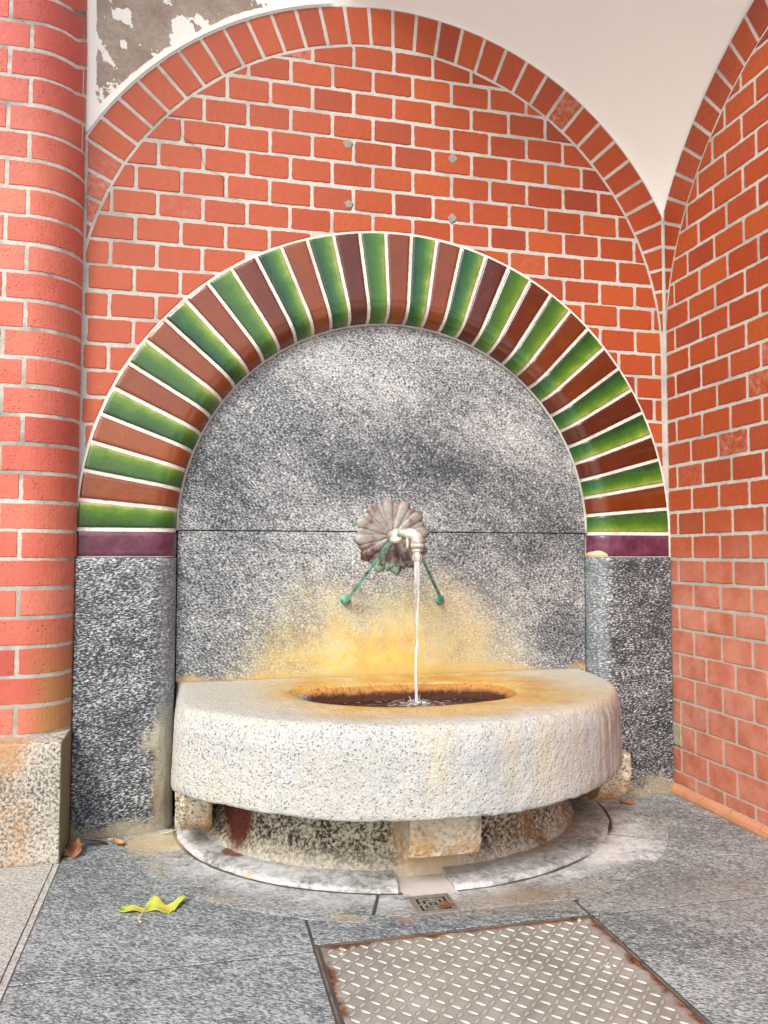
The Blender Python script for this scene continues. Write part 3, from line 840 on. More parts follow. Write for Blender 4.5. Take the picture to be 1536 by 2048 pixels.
# ------------------------------------------------------------------ glazed arch
arch = thing('glazed_tile_arch', (0, -.01, 0), 'semicircular arch of alternating green and brown glazed tiles ending in purple tiles', 'tiled arch')
RB, RI, YB = .738, .673, .052     # start of the roll, inner radius, depth of the roll
Y_T = -.008
L1 = .9475 - RB; AL = PI / 2 * .0625
def prof(d, h):
    if d <= L1: return (.9475 - d, Y_T - h)
    a = min(1.0, (d - L1) / AL) * PI / 2
    rr, dd = RB - RI, YB - Y_T
    return (RB - (rr + h) * math.sin(a), Y_T + dd - (dd + h) * math.cos(a))
rnd.seed(3); NTILE = 35
def tile_map(u, v, h):
    # u is arc length measured at r=.85 from the left end clockwise, v runs inwards along the profile
    r, y = prof(v, h); return r, y
for i in range(NTILE):
    th1 = PI - PI * i / NTILE - .0; th0 = PI - PI * (i + 1) / NTILE
    def mpT(u, v, h, th0=th0, th1=th1):
        r, y = prof(v, h)
        g0 = .0052 / r; a = (th1 - g0) + ((th0 + g0) - (th1 - g0)) * u
        wob = .0010 * nz(u * 3 + i * 9, v * 60, 4.0) / r if (u < .02 or u > .98) else 0
        return (r * math.cos(a + wob), y, r * math.sin(a + wob))
    mb = MB()
    # lateral coordinate 0..1 with eased edges
    nu = 7; us = [0, 0, .03, .06] + [j / nu for j in range(1, nu)] + [.94, .97, 1, 1]
    nv = 26; vs_ = [0, 0, .0015, .003] + [(L1 + AL) * j / nv for j in range(1, nv + 1)]
    NU, NV = len(us), len(vs_); e0 = .003 + rnd.uniform(0, .0015)
    def fn(a, b):
        ra = min(a, NU - 1 - a); r_ = min(ra, b)
        hh = (-.004, .0004, .0022, .0032)[min(r_, 3)]
        return mpT(us[a], min(e0 + vs_[b], L1 + AL), hh)
    mb.grid(NU, NV, fn, (rnd.random(), rnd.random(), 0), uvfn=lambda a, b: (us[a], vs_[b] / (L1 + AL)))
    nm = 'green_tile' if i % 2 == 0 else 'brown_tile'
    mb.build(nm, M['green'] if i % 2 == 0 else M['brown'], arch, smooth=True)
for s in (-1, 1):
    mb = MB()
    def mpE(u, v, h, s=s):
        r, y = prof(v, h); return (s * r, y, u)
    us = [-.0765, -.0765, -.0750, -.0735] + [-.0735 + .0645 * j / 6 for j in range(1, 6)] + [-.0090, -.0075, -.006, -.006]
    nv = 26; vs_ = [0, 0, .0015, .003] + [(L1 + AL) * j / nv for j in range(1, nv + 1)]
    NU, NV = len(us), len(vs_)
    def fn(a, b):
        r_ = min(a, NU - 1 - a, b); hh = (-.004, .0004, .0022, .0032)[min(r_, 3)]
        return mpE(us[a], min(.003 + vs_[b], L1 + AL), hh)
    mb.grid(NU, NV, fn)
    o = mb.build('purple_tile', M['purple'], arch, smooth=True)
    if s == 1: o['label'] = 'purple tile with a chipped corner showing pale clay'
# grout body
mb = MB(); na = 140
pv = [0.0005] + [L1 * i / 6 for i in range(1, 7)] + [L1 + AL * i / 10 for i in range(1, 11)]
secs = []
for i in range(-1, na + 2):
    if i == -1: f = lambda r, y: (-r, y, -.079)
    elif i == na + 1: f = lambda r, y: (r, y, -.079)
    else:
        a = PI - PI * i / na; f = lambda r, y, a=a: (r * math.cos(a), y, r * math.sin(a))
    # outer edge reaches back to the brick face, inner edge goes back behind the panel
    ring = [(.9505, .05), (.9505, Y_T + .0005)] + [prof(d, -.0004 + .0004 * nz(i * .7, d * 70)) for d in pv] + [(RI, .09), (.9505, .09)]
    secs.append([f(*q) for q in ring])
m_ = len(secs[0]); vs = [p for s_ in secs for p in s_]; fs = []
for i in range(len(secs) - 1):
    for q in range(m_ - 1): fs.append((i * m_ + q, i * m_ + q + 1, (i + 1) * m_ + q + 1, (i + 1) * m_ + q))
mb.add(vs, fs); mb.build('grout', M['grout'], arch, smooth=False)
# bead of cement between tiles and panel
mb = MB(); pts = []; 
for i in range(81):
    a = PI - PI * i / 80; rr_ = .6705 + .0012 * nz(i * .9, 1.1)
    pts.append((rr_ * math.cos(a), .051, rr_ * math.sin(a)))
mb.tube(pts, [.0055 + .0012 * nz(i * .8, 3.1) for i in range(81)], 8)
mb.build('cement_bead', M['mortar'], arch, smooth=True)

# ------------------------------------------------------------------ back panel and pilasters
YP = .055
panel = thing('granite_panel', (0, .08, -.46), 'speckled grey granite back panel inside the arch, stained yellow below the spout', 'stone panel')
mb = MB(); n = 90
pts = [(-.70 * math.cos(PI * i / n), .0015 + .0005 + .70 * math.sin(PI * i / n)) for i in range(n + 1)]
m_ = len(pts)
mb.add([(p[0], YP, p[1]) for p in pts] + [(p[0], YP + .05, p[1]) for p in pts], [tuple(range(m_ - 1, -1, -1)), tuple(range(m_, 2 * m_))] + [(i, (i + 1) % m_, m_ + (i + 1) % m_, m_ + i) for i in range(m_)])
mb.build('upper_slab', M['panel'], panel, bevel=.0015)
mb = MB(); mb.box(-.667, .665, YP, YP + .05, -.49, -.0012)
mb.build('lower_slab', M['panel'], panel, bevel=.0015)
mb = MB(); mb.box(-.70, .70, YP + .051, YP + .15, -.86, .70); mb.build('backing', M['dark'], panel)

for s, lab in ((-1, 'grey granite pilaster at the left of the basin, ochre stained on its inner edge'), (1, 'grey granite pilaster at the right of the basin beside the side wall')):
    mb = MB(); yo = -.022 if s < 0 else -.012
    P = [(.944, .2), (.944, -.004 + yo), (.941, -.008 + yo)] + [(.944 - .206 * i / 6, -.008 + yo) for i in range(1, 7)]
    for i in range(1, 13):
        a = PI / 2 * i / 12; P.append((.738 - .068 * math.sin(a), -.008 + yo + .075 - .075 * math.cos(a)))
    P += [(.670, .2)]
    nzs = 46; zs = [ZF - .004 + (-.080 - ZF + .004) * j / nzs for j in range(nzs + 1)]
    zs = zs[:-1] + [-.0835, -.081]; 
    def fn(i, j):
        x, y = P[i]; z = zs[j]; e = .0015 if j == len(zs) - 1 else 0
        w = .0016 * nz(x * 14, z * 14, s * 3.0)
        if j > 2 or True:
            y2 = y + (w if y < .1 else 0) + (e if y < .1 else 0)
        return (s * x, y2, z)
    mb.grid(len(P), len(zs), fn)
    t_ = len(zs) - 1
    o0 = t_ * len(P); mb.f.append(tuple(range(o0, o0 + len(P)))); mb.t.append((.5, .5, .5)); mb.uv.append(None)
    o = mb.build('stone_pilaster', M['pilaster'], smooth=True)
    em = o.modifiers.new('e', 'EDGE_SPLIT'); em.split_angle = math.radians(50)
    tag(o, lab, 'pilaster', 'granite pilasters flanking the fountain')

# ------------------------------------------------------------------ fountain
ft = thing('stone_fountain', (0, -.3, ZF), 'weathered pale stone half-round fountain basin on a corbelled drum', 'fountain')
def catmull(P, n, closed=True):
    out = []; m = len(P)
    for i in range(m if closed else m - 1):
        p0, p1, p2, p3 = (P[(i - 1) % m], P[i], P[(i + 1) % m], P[(i + 2) % m]) if closed else (P[max(i - 1, 0)], P[i], P[i + 1], P[min(i + 2, m - 1)])
        for s in range(n):
            t = s / n
            out.append(tuple(.5 * (2 * p1[k] + (p2[k] - p0[k]) * t + (2 * p0[k] - 5 * p1[k] + 4 * p2[k] - p3[k]) * t * t + (3 * p1[k] - p0[k] - 3 * p2[k] + p3[k]) * t ** 3) for k in range(2)))
    return out
oc_ = catmull([(-.667, .052), (-.668, -.10), (-.668, -.25), (-.665, -.33), (-.640, -.385), (-.58, -.455), (-.49, -.54), (-.38, -.62), (-.25, -.68), (-.1, -.708), (.05, -.702), (.2, -.66), (.34, -.585), (.46, -.485), (.555, -.365), (.615, -.25), (.645, -.13), (.652, -.03), (.652, .052)], 8, False) + [(.652, .052)]
BC = (-.04, -.27)
def ray_hit(poly, ang, closed=True):
    dx, dy = math.cos(ang), math.sin(ang); best = None
    for i in range(len(poly)):
        a, b = poly[i], poly[(i + 1) % len(poly)]
        ex, ey = b[0] - a[0], b[1] - a[1]; den = dx * ey - dy * ex
        if abs(den) < 1e-12: continue
        t = ((a[0] - BC[0]) * ey - (a[1] - BC[1]) * ex) / den; u = ((a[0] - BC[0]) * dy - (a[1] - BC[1]) * dx) / den
        if t > 0 and -1e-9 <= u <= 1 + 1e-9: best = t if best is None else max(best, t)
    return best
hole = catmull([(-.325, -.17), (-.332, -.25), (-.29, -.355), (-.17, -.435), (-.04, -.457), (.11, -.430), (.19, -.395), (.238, -.33), (.240, -.22), (.18, -.16), (0, -.140), (-.2, -.140)], 8)
angs = [2 * PI * i / 260 for i in range(260)]
for c in ((-.667, .052), (.652, .052)):
    angs.append(math.atan2(c[1] - BC[1], c[0] - BC[0]) % (2 * PI))
angs = sorted(set(angs))
RO = [ray_hit(oc_, a) for a in angs]; RH = [ray_hit(hole, a) for a in angs]
rows = []   # (kind, inset, z)
ZT = -.450
rows += [('o', .10, -.652), ('o', .035, -.650), ('o', .008, -.656), ('o', .002, -.655), ('o', .0, -.650)]
rows += [('o', .0005 * j, -.650 + (.154) * j / 10) for j in range(1, 11)]
rows += [('o', .008 + .026 * (1 - math.cos(PI / 2 * j / 7)) , -.496 + .046 * math.sin(PI / 2 * j / 7)) for j in range(1, 8)]
rows += [('m', j / 9, ZT + .0015 * math.sin(j)) for j in range(1, 9)]
rows += [('h', -.022 * math.cos(PI / 2 * j / 6), ZT - .022 * (1 - math.cos(PI / 2 * (j / 6)) ) - .000) for j in range(0, 6)]
rows += [('h', .004 * j, ZT - .024 - .014 * j) for j in range(0, 6)]
rows += [('h', .08, ZT - .105), ('h', 1.0, ZT - .11)]
mb = MB(); NAg = len(angs)
def bfn(i, j):
    kd, q, z = rows[j]; a = angs[i]; ro, rh = RO[i], RH[i]
    back = abs(math.sin(a) * ro + BC[1] - .052) < 1e-3
    if kd == 'o': r = ro if back else ro - q
    elif kd == 'm':
        r0 = ro - (0 if back else .034); r1 = rh + .022; r = r0 + (r1 - r0) * q
    else:
        r = rh - q if q < .5 else rh * .02
    x = BC[0] + math.cos(a) * r; y = BC[1] + math.sin(a) * r
    amp = .0035 if kd == 'o' else .0018
    d = amp * (.45 * nz(x * 18, y * 18, z * 18) + .5 * nz(x * 60, y * 60, z * 60))
    if not back or kd != 'o':
        x += d * math.cos(a); y += d * math.sin(a)
    zz = z
    if kd == 'm' or (kd == 'o' and z > -.5): zz += .0022 * nz(x * 9, y * 9, 1.0)
    if kd == 'o' and z < -.64: zz += .005 * nz(x * 8, y * 8, 5.0) + .003 * nz(x * 34, y * 34, 2.0)
    # chipped lower edge at left
    return (x, y, zz)
mb.grid(NAg, len(rows), bfn, wrapu=True)
basin = mb.build('basin', M['basin'], ft, smooth=True)
# drum
mb = MB(); zs = [-.648, -.66, -.70, -.74, -.78, -.805, -.815, -.825, -.835, -.862]; off = [.0, 0, 0, 0, .0, .002, .008, .018, .02, .02]
nA = 120
def dfn(i, j):
    a = PI + PI * i / (nA - 1); rx, ry = .545 + off[j], .470 + off[j]
    x, y = rx * math.cos(a) - .03, ry * math.sin(a) + (.0 if abs(math.sin(a)) > .02 else .05)
    d = .004 * (nz(x * 20, y * 20, zs[j] * 20) + .6 * nz(x * 50, y * 50, zs[j] * 50)); return (x + d * math.cos(a), y + d * math.sin(a), zs[j])
mb.grid(nA, len(zs), dfn); mb.build('pedestal', M['pedestal'], ft, smooth=True)
# corbels: (x range, top width) profile in the y-z plane
def corbel(x0, x1, prof_, name='corbel', rot=0.0, piv=(0, 0)):
    mb = MB(); nx = 10; m = len(prof_)
    def fn(i, j):
        x = x0 + (x1 - x0) * j / (nx - 1); y, z = prof_[i % m]
        e = .006 if j in (0, nx - 1) else 0
        x += .003 * nz(x * 30, y * 30, z * 30); y += .004 * nz(x * 30 + 5, y * 30, z * 30) + e
        dx, dy = x - piv[0], y - piv[1]
        return (piv[0] + dx * math.cos(rot) - dy * math.sin(rot), piv[1] + dx * math.sin(rot) + dy * math.cos(rot), z)
    mb.grid(m, nx, fn, wrapu=True)
    for j in (0, nx - 1):
        mb.f.append(tuple(range(j * m, (j + 1) * m))); mb.t.append((.5, .5, .5)); mb.uv.append(None)
    o = mb.build(name, M['corbel'], ft); return o
corbel(-.130, .042, [(-.30, -.648), (-.45, -.648), (-.628, -.648), (-.632, -.665), (-.630, -.70), (-.622, -.740), (-.610, -.768), (-.585, -.782), (-.52, -.785), (-.47, -.79), (-.30, -.79)])
q = [(.03, -.648), (-.12, -.648), (-.275, -.648), (-.282, -.665), (-.280, -.69)] + [(-.28 + .10 * (1 - math.cos(PI / 2 * i / 7)), -.69 - .11 * math.sin(PI / 2 * i / 7)) for i in range(1, 8)] + [(-.1, -.805), (.03, -.805)]
corbel(-.645, -.565, q); corbel(.535, .625, [(y - .02, z) for y, z in q])
mb = MB(); rough_box(mb, -.662, -.645, -.02, .05, -.86, -.648, .03, .002, .004); mb.build('backing_stone', M['pedestal'], ft, smooth=True)

# water
mb = MB(); ZW = -.494; m = 70
def wfn(i, j):
    a = 2 * PI * i / m; r = (ray_hit(hole, a) + .0) * (j / 14)
    x, y = BC[0] + r * math.cos(a), BC[1] + r * math.sin(a); d = math.hypot(x - .0, y + .2)
    return (x, y, ZW + .002 * math.sin(d * 130) * math.exp(-d * 9) + .0012 * nz(x * 30, y * 30))
mb.grid(m, 15, wfn, wrapu=True)
tag(mb.build('water', M['water'], smooth=True), kind='structure')
# falling stream
st = thing('water_stream', (.003, -.2, ZW), 'thin twisting stream of clear water falling from the spout into the basin', 'water stream')
mb = MB(); pts = []; rad = []; N_ = 60; z_top = -.088
ctl = [(0, .0088), (.1, .0082), (.25, .0078), (.42, .0062), (.55, .0050), (.62, .0062), (.68, .0066), (.8, .0050), (1, .0058)]
def ip(t, L):
    for (a, b), (c, d) in zip(L, L[1:]):
        if t <= c: return b + (d - b) * (t - a) / (c - a)
    return L[-1][1]
xo = [(0, .0065), (.2, .006), (.4, .0045), (.55, .0045), (.60, .0060), (.66, .0010), (.75, .001), (.85, .0025), (1, .004)]
for i in range(N_ + 1):
    t = i / N_
    pts.append((ip(t, xo) + .0006 * nz(t * 22, 1.0), -.2 + .001 * nz(t * 16, 4.0), z_top + (ZW - .002 - z_top) * t)); rad.append(ip(t, ctl) * (1 + .22 * nz(t * 30, 7.0)))
mb.tube(pts, rad, 14); mb.build('jet', M['stream'], st, smooth=True)
mb = MB()
rnd.seed(9)
for (dx, dy, h_, w) in ((-.026, -.004, .024, .0022), (.016, .004, .028, .0028), (-.012, -.010, .008, .006), (.012, -.012, .008, .006), (.03, -.004, .005, .006)):
    P = [(.003 + dx * (.45 + .55 * s), -.2 + dy * (.45 + .55 * s), ZW - .002 + h_ * math.sin(s * PI * .55)) for s in (0, .25, .5, .75, 1)]
    mb.tube(P, [w, w * .8, w * .55, w * .35, w * .15], 8)
for _ in range(30):
    a = rnd.uniform(0, 2 * PI); d = rnd.uniform(.004, 1) ** 1.3 * .036 + .004; r = rnd.uniform(.0022, .007)
    x, y = .003 + d * 1.3 * math.cos(a), -.2 + d * .8 * math.sin(a)
    n = 10; vs = [(x, y, ZW + r * .55)] + [(x + r * .6 * math.cos(2 * PI * q / n), y + r * .6 * math.sin(2 * PI * q / n), ZW + r * .38) for q in range(n)] + [(x + r * math.cos(2 * PI * q / n), y + r * math.sin(2 * PI * q / n), ZW - .002) for q in range(n)]
    mb.add(vs, [(0, 1 + q, 1 + (q + 1) % n) for q in range(n)] + [(1 + q, 1 + n + q, 1 + n + (q + 1) % n, 1 + (q + 1) % n) for q in range(n)])
mb.build('splash', M['stream'], st, smooth=True)

# ------------------------------------------------------------------ tap
tap = thing('water_spout', (0, YP, -.01), 'limed metal water spout with elbow on a bronze rosette, braced by two green rods', 'water spout')
mb = MB(); npet = 24; rc = (-.006, -.012)
mb2 = MB()
def petal(mb, a, R0, R1, wid, y0, lift):
    nu, nv = 7, 9
    def fn(i, j):
        t = j / (nv - 1); s = (i / (nu - 1)) * 2 - 1
        w = wid * (.16 + .84 * t ** .9) * (math.sqrt(max(0, 1 - ((t - .78) / .22) ** 2)) if t > .78 else 1)
        r = R0 + (R1 - R0) * t; lx = s * w
        h = lift * (1 - s * s) * (.35 + .65 * t) + .003 - .006 * t * t
        x = rc[0] + r * math.cos(a) - lx * math.sin(a); z = rc[1] + r * math.sin(a) + lx * math.cos(a)
        return (x, y0 - h + .004 * (abs(s) == 1), z)
    mb.grid(nu, nv, fn)
for i in range(npet // 2):
    a = 2 * PI * i / 12 + .12
    petal(mb, a, .012, .124, .0235, YP - .004, .0045)
    petal(mb, a + PI / 12, .012, .113, .019, YP - .001, .004)
n = 40; mb.add([(rc[0], YP - .006, rc[1])] + [(rc[0] + .100 * math.cos(2 * PI * i / n), YP - .002, rc[1] + .100 * math.sin(2 * PI * i / n)) for i in range(n)] + [(rc[0] + .100 * math.cos(2 * PI * i / n), YP + .002, rc[1] + .100 * math.sin(2 * PI * i / n)) for i in range(n)],
   [(0, 1 + i, 1 + (i + 1) % n) for i in range(n)] + [(1 + i, 1 + n + i, 1 + n + (i + 1) % n, 1 + (i + 1) % n) for i in range(n)])
ro = mb.build('rosette', M['rosette'], tap, smooth=True)
sm = ro.modifiers.new('s', 'SOLIDIFY'); sm.thickness = .002
def sphere_pts(mb, c, r, n=20, m=12, sq=(1, 1, 1)):
    mb.grid(n, m + 1, lambda i, j: (c[0] + r * sq[0] * math.sin(PI * j / m) * math.cos(2 * PI * i / n), c[1] + r * sq[1] * math.sin(PI * j / m) * math.sin(2 * PI * i / n), c[2] + r * sq[2] * math.cos(PI * j / m)), wrapu=True)
BX, BY, BZ = -.045, -.165, -.014
mb = MB()
mb.tube([(rc[0], YP, rc[1]), (rc[0] - .008, .0, rc[1]), (-.03, -.09, -.014), (BX, BY + .01, BZ - .004)], [.019, .014, .012, .013], 18)
sphere_pts(mb, (BX, BY, BZ), .0195)
mb.tube([(BX, BY, BZ - .006), (BX, BY, BZ - .012), (BX, BY, BZ - .020), (BX, BY, BZ - .024)], [.0185, .0205, .0195, .013], 18)
mb.build('pipe', M['tap'], tap, smooth=True)
mb = MB(); sphere_pts(mb, (BX + .002, BY - .015, BZ + .002), .0085); mb.build('cap', M['verd'], tap, smooth=True)
mb = MB()
el = [(BX + .008, BY - .004, BZ + .004), (BX + .022, BY - .012, BZ + .004)]
R_ = .020; cx_ = .0065 - R_
for i in range(0, 9):
    a = PI / 2 * (1 - i / 8); el.append((cx_ + R_ * math.cos(a), -.2 + .012 * (1 - i / 8), BZ + .004 - R_ + R_ * math.sin(a)))
el += [(.0065, -.2, BZ - .028)]
mb.tube(el, [.0130, .0145] + [.0165] * 9 + [.0175], 18)
for xx in (.004, .012):  # rings on the arm
    mb.tube([(BX + xx + .008, BY - .006, BZ + .004), (BX + xx + .012, BY - .008, BZ + .004)], [.0172, .0172], 18)
mb.build('elbow', M['tap'], tap, smooth=True)
mb = MB()
mb.tube([(.0065, -.2, BZ - .026), (.0065, -.2, BZ - .030), (.0065, -.2, BZ - .0365), (.0065, -.2, BZ - .038)], [.0185, .0195, .0195, .014], 18)
mb.build('collar', M['tap'], tap, smooth=True)
mb = MB()
mb.tube([(.0065, -.2, BZ - .036), (.0065, -.2, BZ - .040), (.0065, -.2, BZ - .047), (.0065, -.2, BZ - .049), (.0065, -.2, BZ - .056), (.0065, -.2, BZ - .059), (.0065, -.2, BZ - .066), (.0065, -.2, BZ - .074), (.0065, -.2, BZ - .076)], [.013, .0158, .0158, .011, .011, .0145, .0145, .0135, .0105], 6)
mb.build('nozzle', M['tap'], tap)
mb = MB(); mb.tube([(-.022, -.192, BZ - .006), (-.021, -.194, BZ - .020), (-.022, -.195, BZ - .034), (-.021, -.195, BZ - .040)], [.003, .0040, .0042, .0018], 8)
mb.build('lever', M['tap'], tap, smooth=True)
for (b, a) in (((-.156, YP, -.213), (BX - .008, BY - .006, BZ - .004)), ((.151, YP, -.216), (-.004, -.185, BZ - .008))):
    mb = MB(); e = Vector((b[0], b[1] - .028, b[2])); s_ = Vector(a)
    d = e - s_; side = d.cross(Vector((0, 1, 0))).normalized() * .0055; up = d.cross(side).normalized() * .0035
    vs = []
    for t in [i / 12 for i in range(13)]:
        c = s_ + d * t; w = 1 - .25 * math.sin(PI * t)
        for k_ in ((1, 1), (1, -1), (-1, -1), (-1, 1)): vs.append(tuple(c + side * k_[0] * w + up * k_[1] * w + Vector((.0008 * nz(t * 20, k_[0], 1), 0, .0008 * nz(t * 20, k_[1], 3)))))
    fs = [(i * 4 + q_, i * 4 + (q_ + 1) % 4, (i + 1) * 4 + (q_ + 1) % 4, (i + 1) * 4 + q_) for i in range(12) for q_ in range(4)] + [(0, 1, 2, 3), (48, 51, 50, 49)]
    mb.add(vs, fs); rod = mb.build('brace_rod', M['verd'], tap)
    mb = MB()
    rr_ = [(.0, .0), (.0155, .0), (.0165, .004), (.0160, .007), (.0125, .009), (.0128, .013), (.0105, .016), (.0075, .018), (.0072, .023), (.0055, .028), (.0, .030)]
    mb.grid(22, len(rr_), lambda i, j: (b[0] + rr_[j][0] * math.cos(2 * PI * i / 22), b[1] - rr_[j][1], b[2] + rr_[j][0] * math.sin(2 * PI * i / 22)), wrapu=True)
    boss = mb.build('boss', M['verd'], rod, smooth=True)

# ------------------------------------------------------------------ ground
mb = MB(); mb.box(-60, 60, -60, 60, ZF - .12, ZF - .028)
tag(mb.build('ground', M['ground']), kind='structure')
mb = MB(); mb.box(-3.2, XR, -3.6, .05, ZF - .0275, ZF - .0014)
tag(mb.build('paving_bed', M['bed']), kind='structure')
def ell_r(a, rx, ry): return 1 / math.sqrt((math.cos(a) / rx) ** 2 + (math.sin(a) / ry) ** 2)
APX, APY = .800, .745
def slab_poly(mb, pts, tone, top=ZF, wav=.0006, bev=.0007):
    n = len(pts)
    if area(pts) < 0: pts = pts[::-1]
    inner = []
    for i in range(n):
        a, b, c = pts[i - 1], pts[i], pts[(i + 1) % n]; tx, ty = c[0] - a[0], c[1] - a[1]; l = math.hypot(tx, ty) or 1
        inner.append((b[0] - ty / l * bev, b[1] + tx / l * bev))
    mb.add([(p[0], p[1], top - .02) for p in pts] + [(p[0], p[1], top - bev) for p in pts] + [(p[0], p[1], top) for p in inner],
           [(i, (i + 1) % n, n + (i + 1) % n, n + i) for i in range(n)] + [(n + i, n + (i + 1) % n, 2 * n + (i + 1) % n, 2 * n + i) for i in range(n)] + [tuple(range(2 * n, 3 * n))], tone)
def slab(mb, x0, x1, y0, y1, tone, cut=True, top=ZF, gap=.0024):
    po = rect_outline(x0 + gap, x1 - gap, y0 + gap, y1 - gap, x0 * 9 + y0, amp=.0008, step=.02, cr=.003)
    if cut:
        po = clip(po, lambda p: max(math.hypot(p[0] / (APX + .0045), p[1] / (APY + .0045)) - 1, (-.7005 - p[1]) if cut == 2 else -9))
    if len(po) > 2: slab_poly(mb, po, tone, top)
mb = MB()
slab(mb, -.942, -.375, -.802, .02, (.45, .2, 0))
# finely divided cut edge: add the strips round the apron separately
slab(mb, -.942, -.375, -2.0, -.802, (.52, .2, 0))
slab(mb, -2.2, -.956, -1.2, -.203, (.6, .9, 0)); slab(mb, -2.2, -.956, -2.4, -1.2, (.5, .9, 0)); slab(mb, -3.2, -2.2, -2.4, -.2, (.6, .9, 0))
slab(mb, -.373, .236, -.778, -.600, (.42, .2, 0), 2)
slab(mb, .238, .946, -.785, .02, (.50, .2, 0))
slab(mb, .240, .946, -1.75, -.785, (.40, .2, 0)); slab(mb, .240, .946, -2.9, -1.75, (.5, .2, 0))
slab(mb, -.375, .240, -2.4, -1.50, (.5, .2, 0)); slab(mb, -.942, -.375, -3.2, -2.0, (.45, .2, 0)); slab(mb, -.375, .24, -3.3, -2.4, (.4, .2, 0))
mb.box(-.956, -.943, -2.4, -.205, ZF - .01, ZF - .0012, (.9, .9, 0))
tag(mb.build('pavement', M['paving']), kind='structure')
# apron stones
mb = MB()
def arc_pts(rx, ry, a0, a1, n): return [(rx * math.cos(a0 + (a1 - a0) * i / n), ry * math.sin(a0 + (a1 - a0) * i / n)) for i in range(n + 1)]
def wed(a0, a1, tone):
    a0, a1 = math.radians(a0), math.radians(a1); n = 30
    po = arc_pts(APX, APY, a0, a1, n) + arc_pts(.30, .28, a1, a0, n)
    for c in (lambda p: p[1] + .703 if -.37 < p[0] < .236 else 1,):
        po = [(x, max(y, -.698) if -.375 < x < .238 else y) for x, y in po]
    slab_poly(mb, po, tone, ZF + .0004, bev=.0012)
wed(180.5, 252.5, (.5, .5, 0)); wed(253.2, 326, (.45, .5, 0)); wed(326.5, 359.5, (.4, .5, 0))
tag(mb.build('apron_paving', M['apron']), kind='structure')
# raised ring of two stones with a drain gap between
ring = thing('stone_ring', (0, -.3, ZF), 'worn lime-crusted ring of curved stones around the foot of the fountain', 'stone ring')
def ring_stone(a0, a1, x_cut=None, side=0):
    mb = MB(); na = 80; prof_ = [(.0, -.004), (-.002, .004), (-.005, .008), (-.012, .0105), (-.06, .0135), (-.16, .0165)]
    def fn(i, j):
        a = math.radians(a0 + (a1 - a0) * i / (na - 1)); o, h = prof_[j]
        rx, ry = .648 + o, .592 + o; x, y = rx * math.cos(a) - .012, ry * math.sin(a)
        d = .0035 * nz(x * 16, y * 16, h * 10 + 4) + .0018 * nz(x * 45, y * 45, 2)
        x += d * math.cos(a); y += d * math.sin(a); z = ZF + .0010 + h + (.0018 * nz(x * 20, y * 20, 6) if j > 1 else 0)
        if side < 0: x = min(x, -.135 + .004 * nz(y * 40, 1.2))
        if side > 0: x = max(x, -.012 + .004 * nz(y * 40, 2.2))
        return (x, y, z)
    mb.grid(na, len(prof_), fn)
    n2 = len(prof_)
    e = 0 if side > 0 else na - 1
    idx = [j * na + e for j in range(n2)]
    o0 = len(mb.v); base = [(mb.v[q_][0], mb.v[q_][1], ZF - .002) for q_ in idx]
    mb.v += base
    for q_ in range(n2 - 1):
        mb.f.append((idx[q_], idx[q_ + 1], o0 + q_ + 1, o0 + q_)); mb.t.append((.5, .5, .5)); mb.uv.append(None)
    return mb.build('ring_stone', M['ring'], ring, smooth=False)
ring_stone(183, 258, side=-1); ring_stone(268, 357, side=1)

# ------------------------------------------------------------------ checker plate
cov = thing('access_cover', (-.07, -1.1, ZF), 'rust-edged steel checker plate cover set in the paving in front of the drain', 'access cover')
PX0, PX1, PY0, PY1 = -.362, .229, -1.49, -.789
mb = MB(); mb.box(PX0, PX1, PY0, PY1, ZF - .012, ZF - .001, (.5, 0, 0))
def lens(mb, cx, cy, a, L=.0110, W=.0038, H=.0028, z=ZF - .001):
    n = 7; top = []; lo = []; hi = []
    ou = [(cx + L * 1.14 * math.cos(q) * math.cos(a) - W * 1.6 * math.sin(q) * math.sin(a), cy + L * 1.14 * math.cos(q) * math.sin(a) + W * 1.6 * math.sin(q) * math.cos(a), z + .0003) for q in [2 * PI * k_ / 12 for k_ in range(12)]]
    mb.add(ou, [tuple(range(12))], (.5, 0, 1))
    for i in range(n + 1):
        t = i / n; s = (2 * t - 1) * L; w = W * math.sin(PI * t) ** .8; h = H * math.sin(PI * t) ** .5
        for arr, off_, hh in ((lo, -w, -.0003), (top, 0, h), (hi, w, -.0003)):
            arr.append((cx + s * math.cos(a) - off_ * math.sin(a), cy + s * math.sin(a) + off_ * math.cos(a), z + hh))
    vs = lo + top + hi; m = n + 1
    mb.add(vs, [(i, i + 1, m + i + 1, m + i) for i in range(n)] + [(m + i, m + i + 1, 2 * m + i + 1, 2 * m + i) for i in range(n)], (.5, 1, 0))
p = .0225; i = 0; y = PY1 - .016
while y > -1.30:
    x = PX0 + .018; j = 0
    while x < PX1 - .014:
        if (i + j) % 2 == 0: lens(mb, x, y, PI / 4)
        else: lens(mb, x, y, -PI / 4)
        x += p; j += 1
    y -= p; i += 1
mb.build('plate', M['plate'], cov)
mb = MB()
w = .0042
for (x0, x1, y0, y1) in ((PX0 - .0115, PX1 + .0115, PY1 + .004, PY1 + .004 + w), (PX0 - .0115, PX0 - .0075, PY0, PY1 + .0035), (PX1 + .0035, PX1 + .0075, PY0, PY1 + .0035)):
    mb.box(x0, x1, y0, y1, ZF - .015, ZF + .0006)
mb.box(PX0 - .012, PX1 + .012, PY0, PY1 + .005, ZF - .02, ZF - .0125)
mb.build('frame', M['frame'], cov)
